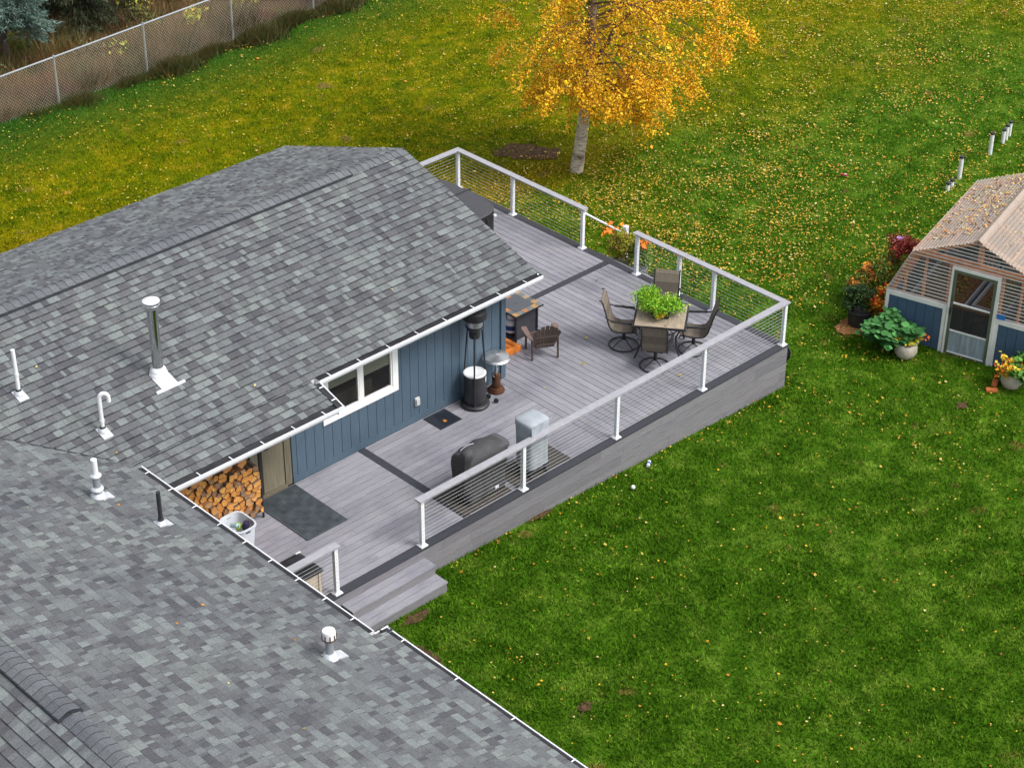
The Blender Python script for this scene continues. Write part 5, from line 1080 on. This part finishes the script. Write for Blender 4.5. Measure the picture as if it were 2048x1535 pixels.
# ------------------------------------------------------------------ trees
def spruce(x, y, H_, R_, cb, lab, pal, seed, n_br=150):
    r_ = random.Random(seed); T_ = thing('spruce_tree', lab, 'spruce', (x, y, -1.0), 0, 'spruces behind the fence')
    o = MB(); o.tube([(0, 0, -.05), (.02, 0, H_*.4), (0, 0, H_)], [.11, .08, .015], 10); o.build('trunk', 'sprucebark', T_, local=True, smooth=True)
    P = []; D = []; tw = MB()
    for i in range(n_br):
        f = (i/n_br)**.85; z = cb+(H_-cb)*f; L = R_*(1-f)**.75*r_.uniform(.75, 1.1)+.12; a = r_.uniform(0, 2*pi); c_, s_ = cos(a), sin(a)
        if L > .4: tw.tube([(0, 0, z), (L*.6*c_, L*.6*s_, z-.12*L), (L*c_, L*s_, z-.16*L)], [.014, .008, .003], 4)
        m = int(30+150*L)
        t = np.array([r_.random() for _ in range(m)])**.6; off = rng.normal(size=(m, 3))*np.array([1, 1, .35])*(.05+.20*L*(1-t)[:, None]*.8)
        droop = -.12*L*t/.6+.05*L*np.maximum(0, t-.7)
        P.append(np.stack([L*t*c_, L*t*s_, z+droop], 1)+off-np.array([0, 0, 1])*np.abs(off[:, :1])*.3)
        D.append(np.repeat([[c_, s_, -.1]], m, 0)+rng.normal(size=(m, 3))*.55)
    P = np.concatenate(P); D = np.concatenate(D); D /= np.linalg.norm(D, axis=1)[:, None]; n_ = len(P); L = (.07+.09*rng.random(n_))[:, None]
    sd_ = np.cross(D, rng.normal(size=(n_, 3))); sd_ /= np.linalg.norm(sd_, axis=1)[:, None]; w = .011
    V = np.stack([P-sd_*w, P+sd_*w, P+D*L+sd_*w*.4, P+D*L-sd_*w*.4], 1).reshape(-1, 3); pal = np.array(pal); c = pal[rng.integers(0, len(pal), n_)]*(.7+.6*rng.random((n_, 1)))
    npmesh('crown', V, 4, c, 'foliage', T_); tw.build('branch', 'sprucebark', T_, local=True)
BLU = [(.10, .17, .14), (.14, .22, .18), (.06, .11, .09), (.20, .27, .23)]; DKG = [(.045, .065, .03), (.06, .085, .04), (.10, .11, .055), (.06, .05, .03)]
spruce(-2.45, 23.2, 4.6, 1.25, 1.15, 'blue green spruce with bare lower trunk at the left edge behind the fence', BLU, 1, 230)
spruce(.55, 24.3, 4.2, 1.7, .35, 'dark green spruce with low spreading boughs behind the fence', DKG, 2, 230)
spruce(3.4, 25.6, 4.6, 1.5, .5, 'dark spruce farther back behind the yellow leaved shrubs', DKG, 3, 170)
spruce(-5.2, 22.8, 4.5, 1.4, .6, 'blue green spruce beyond the left edge of the view behind the fence', BLU, 4, 140)
spruce(-.8, 26.2, 5.0, 1.6, .6, 'dark spruce at the back between two nearer spruces', DKG, 5, 160)
def shrub(x, y, r_, h, pal, lab, n_=700, sz=.07):
    T_ = thing('shrub', lab, 'shrub', (x, y, -1.0), 0, 'shrubs behind the fence'); o = MB()
    for i in range(7): a = random.uniform(0, 6.28); o.tube([(0, 0, 0), (r_*.3*cos(a), r_*.3*sin(a), h*.5), (r_*.7*cos(a), r_*.7*sin(a), h*.95)], [.012, .008, .003], 4)
    o.build('stem', 'twig', T_, local=True); P, k = foliage_pts(n_, (r_, r_, h*.42), (0, 0, h*.62), clumps=26, spread=.22); V, c = leafquads(P[P[:, 2] > .05], sz, pal, .2, .6); npmesh('foliage', V, 4, c, 'foliage', T_)
YL = [(.62, .48, .04), (.50, .44, .06), (.35, .38, .06)]; YG = [(.22, .28, .06), (.32, .34, .06), (.5, .44, .05)]
shrub(2.3, 21.6, .45, 1.0, YL, 'small bright yellow leaved shrub right behind the fence', 260)
shrub(4.0, 21.75, .60, 1.3, YG+YL[:1], 'yellow green broad leaved shrub near the right end of the fence', 380, .09)
shrub(1.6, 23.4, .5, 1.3, YL[1:], 'thin yellow shrub in the shade of the spruces', 200)
shrub(-.2, 21.5, .35, .7, YL[1:], 'low yellow green sapling by the fence post', 90)
shrub(5.6, 22.4, .6, 1.2, [(.45, .32, .05), (.3, .2, .05)], 'orange yellow shrub at the end of the visible fence', 380)
shrub(-3.6, 21.9, .55, .9, [(.07, .09, .03), (.11, .12, .04), (.2, .1, .05)], 'dull green brown shrub behind the left end of the fence', 500)
shrub(1.1, 22.2, .6, 1.1, [(.07, .09, .03), (.12, .13, .04), (.25, .2, .05)], 'dark olive shrub between the spruces and the fence', 520)
shrub(-1.0, 21.6, .5, .9, [(.16, .15, .05), (.1, .12, .04), (.2, .12, .06)], 'dull olive shrub behind the fence below the dark spruce', 500)
# birch
BT = thing('birch_tree', 'birch with pale trunk and golden orange drooping foliage beside the deck', 'birch', (3.89, 9.2, -1.0))
Rv = Vector((sin(YAW), -cos(YAW), 0)); Fv = Vector((cos(YAW), sin(YAW), 0))
tp_ = [(0, 0, -.08), (.0, 0, .0), (.05, -.05, .6), (.12, -.11, 1.5), (.17, -.17, 2.6), (.20, -.18, 4.0), (.14, -.10, 5.6), (.12, -.1, 7.2), (.1, 0, 8.8)]
tr_ = [.17, .155, .14, .128, .115, .095, .07, .04, .01]
o = MB(); o.tube(tp_, tr_, 16); o.build('trunk', 'birch', BT, local=True, smooth=True)
def tpos(z):
    for a, b in zip(tp_, tp_[1:]):
        if a[2] <= z <= b[2]: t = (z-a[2])/(b[2]-a[2]); return Vector(a)*(1-t)+Vector(b)*t
    return Vector(tp_[-1])
rb = random.Random(21); br = MB(); twm = MB(); LPt = []; LC = []
def env(a):
    d = Vector((cos(a), sin(a), 0)); r_ = d.dot(Rv); return 1.6+.95*max(0, r_)+.10*min(0, r_)*3
def branch(P0, a, L, rise, r0, k=7):
    pts = [P0]; d = Vector((cos(a), sin(a), rise)).normalized(); p = P0.copy(); n = 7
    for i in range(n):
        d = (d+Vector((rb.uniform(-.2, .2), rb.uniform(-.2, .2), -.16+rb.uniform(-.07, .07)))).normalized(); p = p+d*(L/n); pts.append(p.copy())
    br.tube(pts, [r0*(1-.85*i/n) for i in range(n+1)], k); return pts
def twig(P0, L, out, nl):
    pts = [P0]; p = P0.copy(); d = Vector((out.x*.55+rb.uniform(-.35, .35), out.y*.55+rb.uniform(-.35, .35), rb.uniform(-.1, .35))).normalized()
    for i in range(5): d = (d+Vector((rb.uniform(-.1, .1), rb.uniform(-.1, .1), -.42))).normalized(); p = p+d*(L/5); pts.append(p.copy())
    twm.tube(pts, [.005, .004, .0035, .003, .0025, .002], 3, cap=False)
    A = np.array([tuple(q) for q in pts]); t = rng.random(nl)**.8*4.999; i0 = t.astype(int); f = (t-i0)[:, None]; LPt.append(A[i0]*(1-f)+A[i0+1]*f+rng.normal(size=(nl, 3))*.065*(1+.5*np.sin(t*2+L*9))[:, None])
nb = 92
for i in range(nb):
    h = 1.75+6.5*(i/nb)**1.1; a = i*2.39996+rb.uniform(-.4, .4); e = env(a); 
    prof_ = .66+.62*min(1, max(0, (h-2.0)/1.8)) if h < 5.5 else max(.15, (8.9-h)/3.4)*1.25
    L = e*prof_*rb.uniform(.7, 1.08)
    pts = branch(tpos(h), a, L, rb.uniform(.35, .9), .008+.007*L)
    out = Vector((cos(a), sin(a), 0)); low = h < 4.3
    for j, q in enumerate(pts[2:]):
        nz_ = sin(q.x*2.3+1.1*sin(q.z*2.1))+sin(q.y*2.6+2)+sin(q.z*2.9+q.x*1.2)
        if nz_ < -.45: continue
        for _ in range(2 if low else 2):
            if rb.random() < .12: continue
            tl = rb.uniform(.35, 1.0)*((1.35 if nz_ > .3 else .9) if low else .8)
            if q.z-tl*.75 < .7: tl = max(.2, (q.z-.7)/.75)
            twig(q+Vector((rb.uniform(-.08, .08), rb.uniform(-.08, .08), 0)), tl, out, int((80 if out.dot(Fv) < .2 else 60)*tl+12))
# the one heavy limb on the right
lp = [tpos(2.7), tpos(2.7)+Rv*.3+Vector((0, 0, .35))-Fv*.1, tpos(2.7)+Rv*.55+Vector((0, 0, .85)), tpos(2.7)+Rv*1.0+Vector((0, 0, 1.25))+Fv*.1, tpos(2.7)+Rv*1.7+Vector((0, 0, 1.5))+Fv*.2, tpos(2.7)+Rv*2.4+Vector((0, 0, 1.45))+Fv*.3]
br.tube(lp, [.06, .052, .045, .035, .024, .010], 8)
for q in lp[2:]:
    for s_ in range(9): twig(q+Vector((rb.uniform(-.3, .3), rb.uniform(-.3, .3), rb.uniform(-.1, .2))), rb.uniform(.5, 1.2), Rv*rb.uniform(-.3, 1)+Fv*rb.uniform(-1, 1), 85)
# long pendulous sprays low on the right and near the trunk
for u, f_, z0, L in ((1.25, -.75, 2.1, 1.25), (1.45, -.9, 2.0, 1.2), (1.6, -.5, 2.2, 1.2), (2.3, -.6, 2.6, 1.0), (2.5, -.1, 2.9, 1.0), (.3, -1.0, 2.0, .9), (-.3, -1.2, 2.3, 1.0), (.0, -.8, 1.9, .8), (2.9, -.2, 3.1, .9), (1.0, -1.1, 2.3, 1.1), (3.3, .1, 3.2, .8), (-1.0, -.6, 2.5, .9), (1.35, -.7, 1.5, .8), (1.5, -.9, 1.35, .7), (.35, -.6, 1.5, .8), (-.9, -.4, 1.9, .8), (-1.4, .2, 2.6, .8), (3.4, .2, 2.6, .8), (3.9, .4, 3.9, .7), (-2.3, .3, 4.3, .6), (-2.7, .5, 4.5, .6), (-1.7, -.2, 3.6, .7)):
    P_ = Rv*u+Fv*f_+Vector((0, 0, z0+.3)); br.tube([tpos(z0+.3)+Vector((0, 0, .3)), P_*.55+Vector((0, 0, z0*.45+.75)), P_], [.016, .011, .005], 5)
    for _ in range(6): twig(P_+Vector((rb.uniform(-.25, .25), rb.uniform(-.25, .25), rb.uniform(-.1, .25))), L*rb.uniform(.6, 1), Rv*rb.uniform(-1, 1), int(115*L))
br.build('limb', 'twig', BT, local=True, smooth=True); twm.build('twig', 'twig', BT, local=True)
LPt = np.concatenate(LPt); GOLD = [(.88, .46, .008), (.92, .56, .012), (.82, .35, .008), (.90, .62, .03), (.62, .30, .01), (.80, .54, .012)]
V, c = leafquads(LPt, .046, GOLD, .25, .8, [.3, .26, .16, .12, .08, .08]); npmesh('crown', V, 4, c, 'leafy', BT)
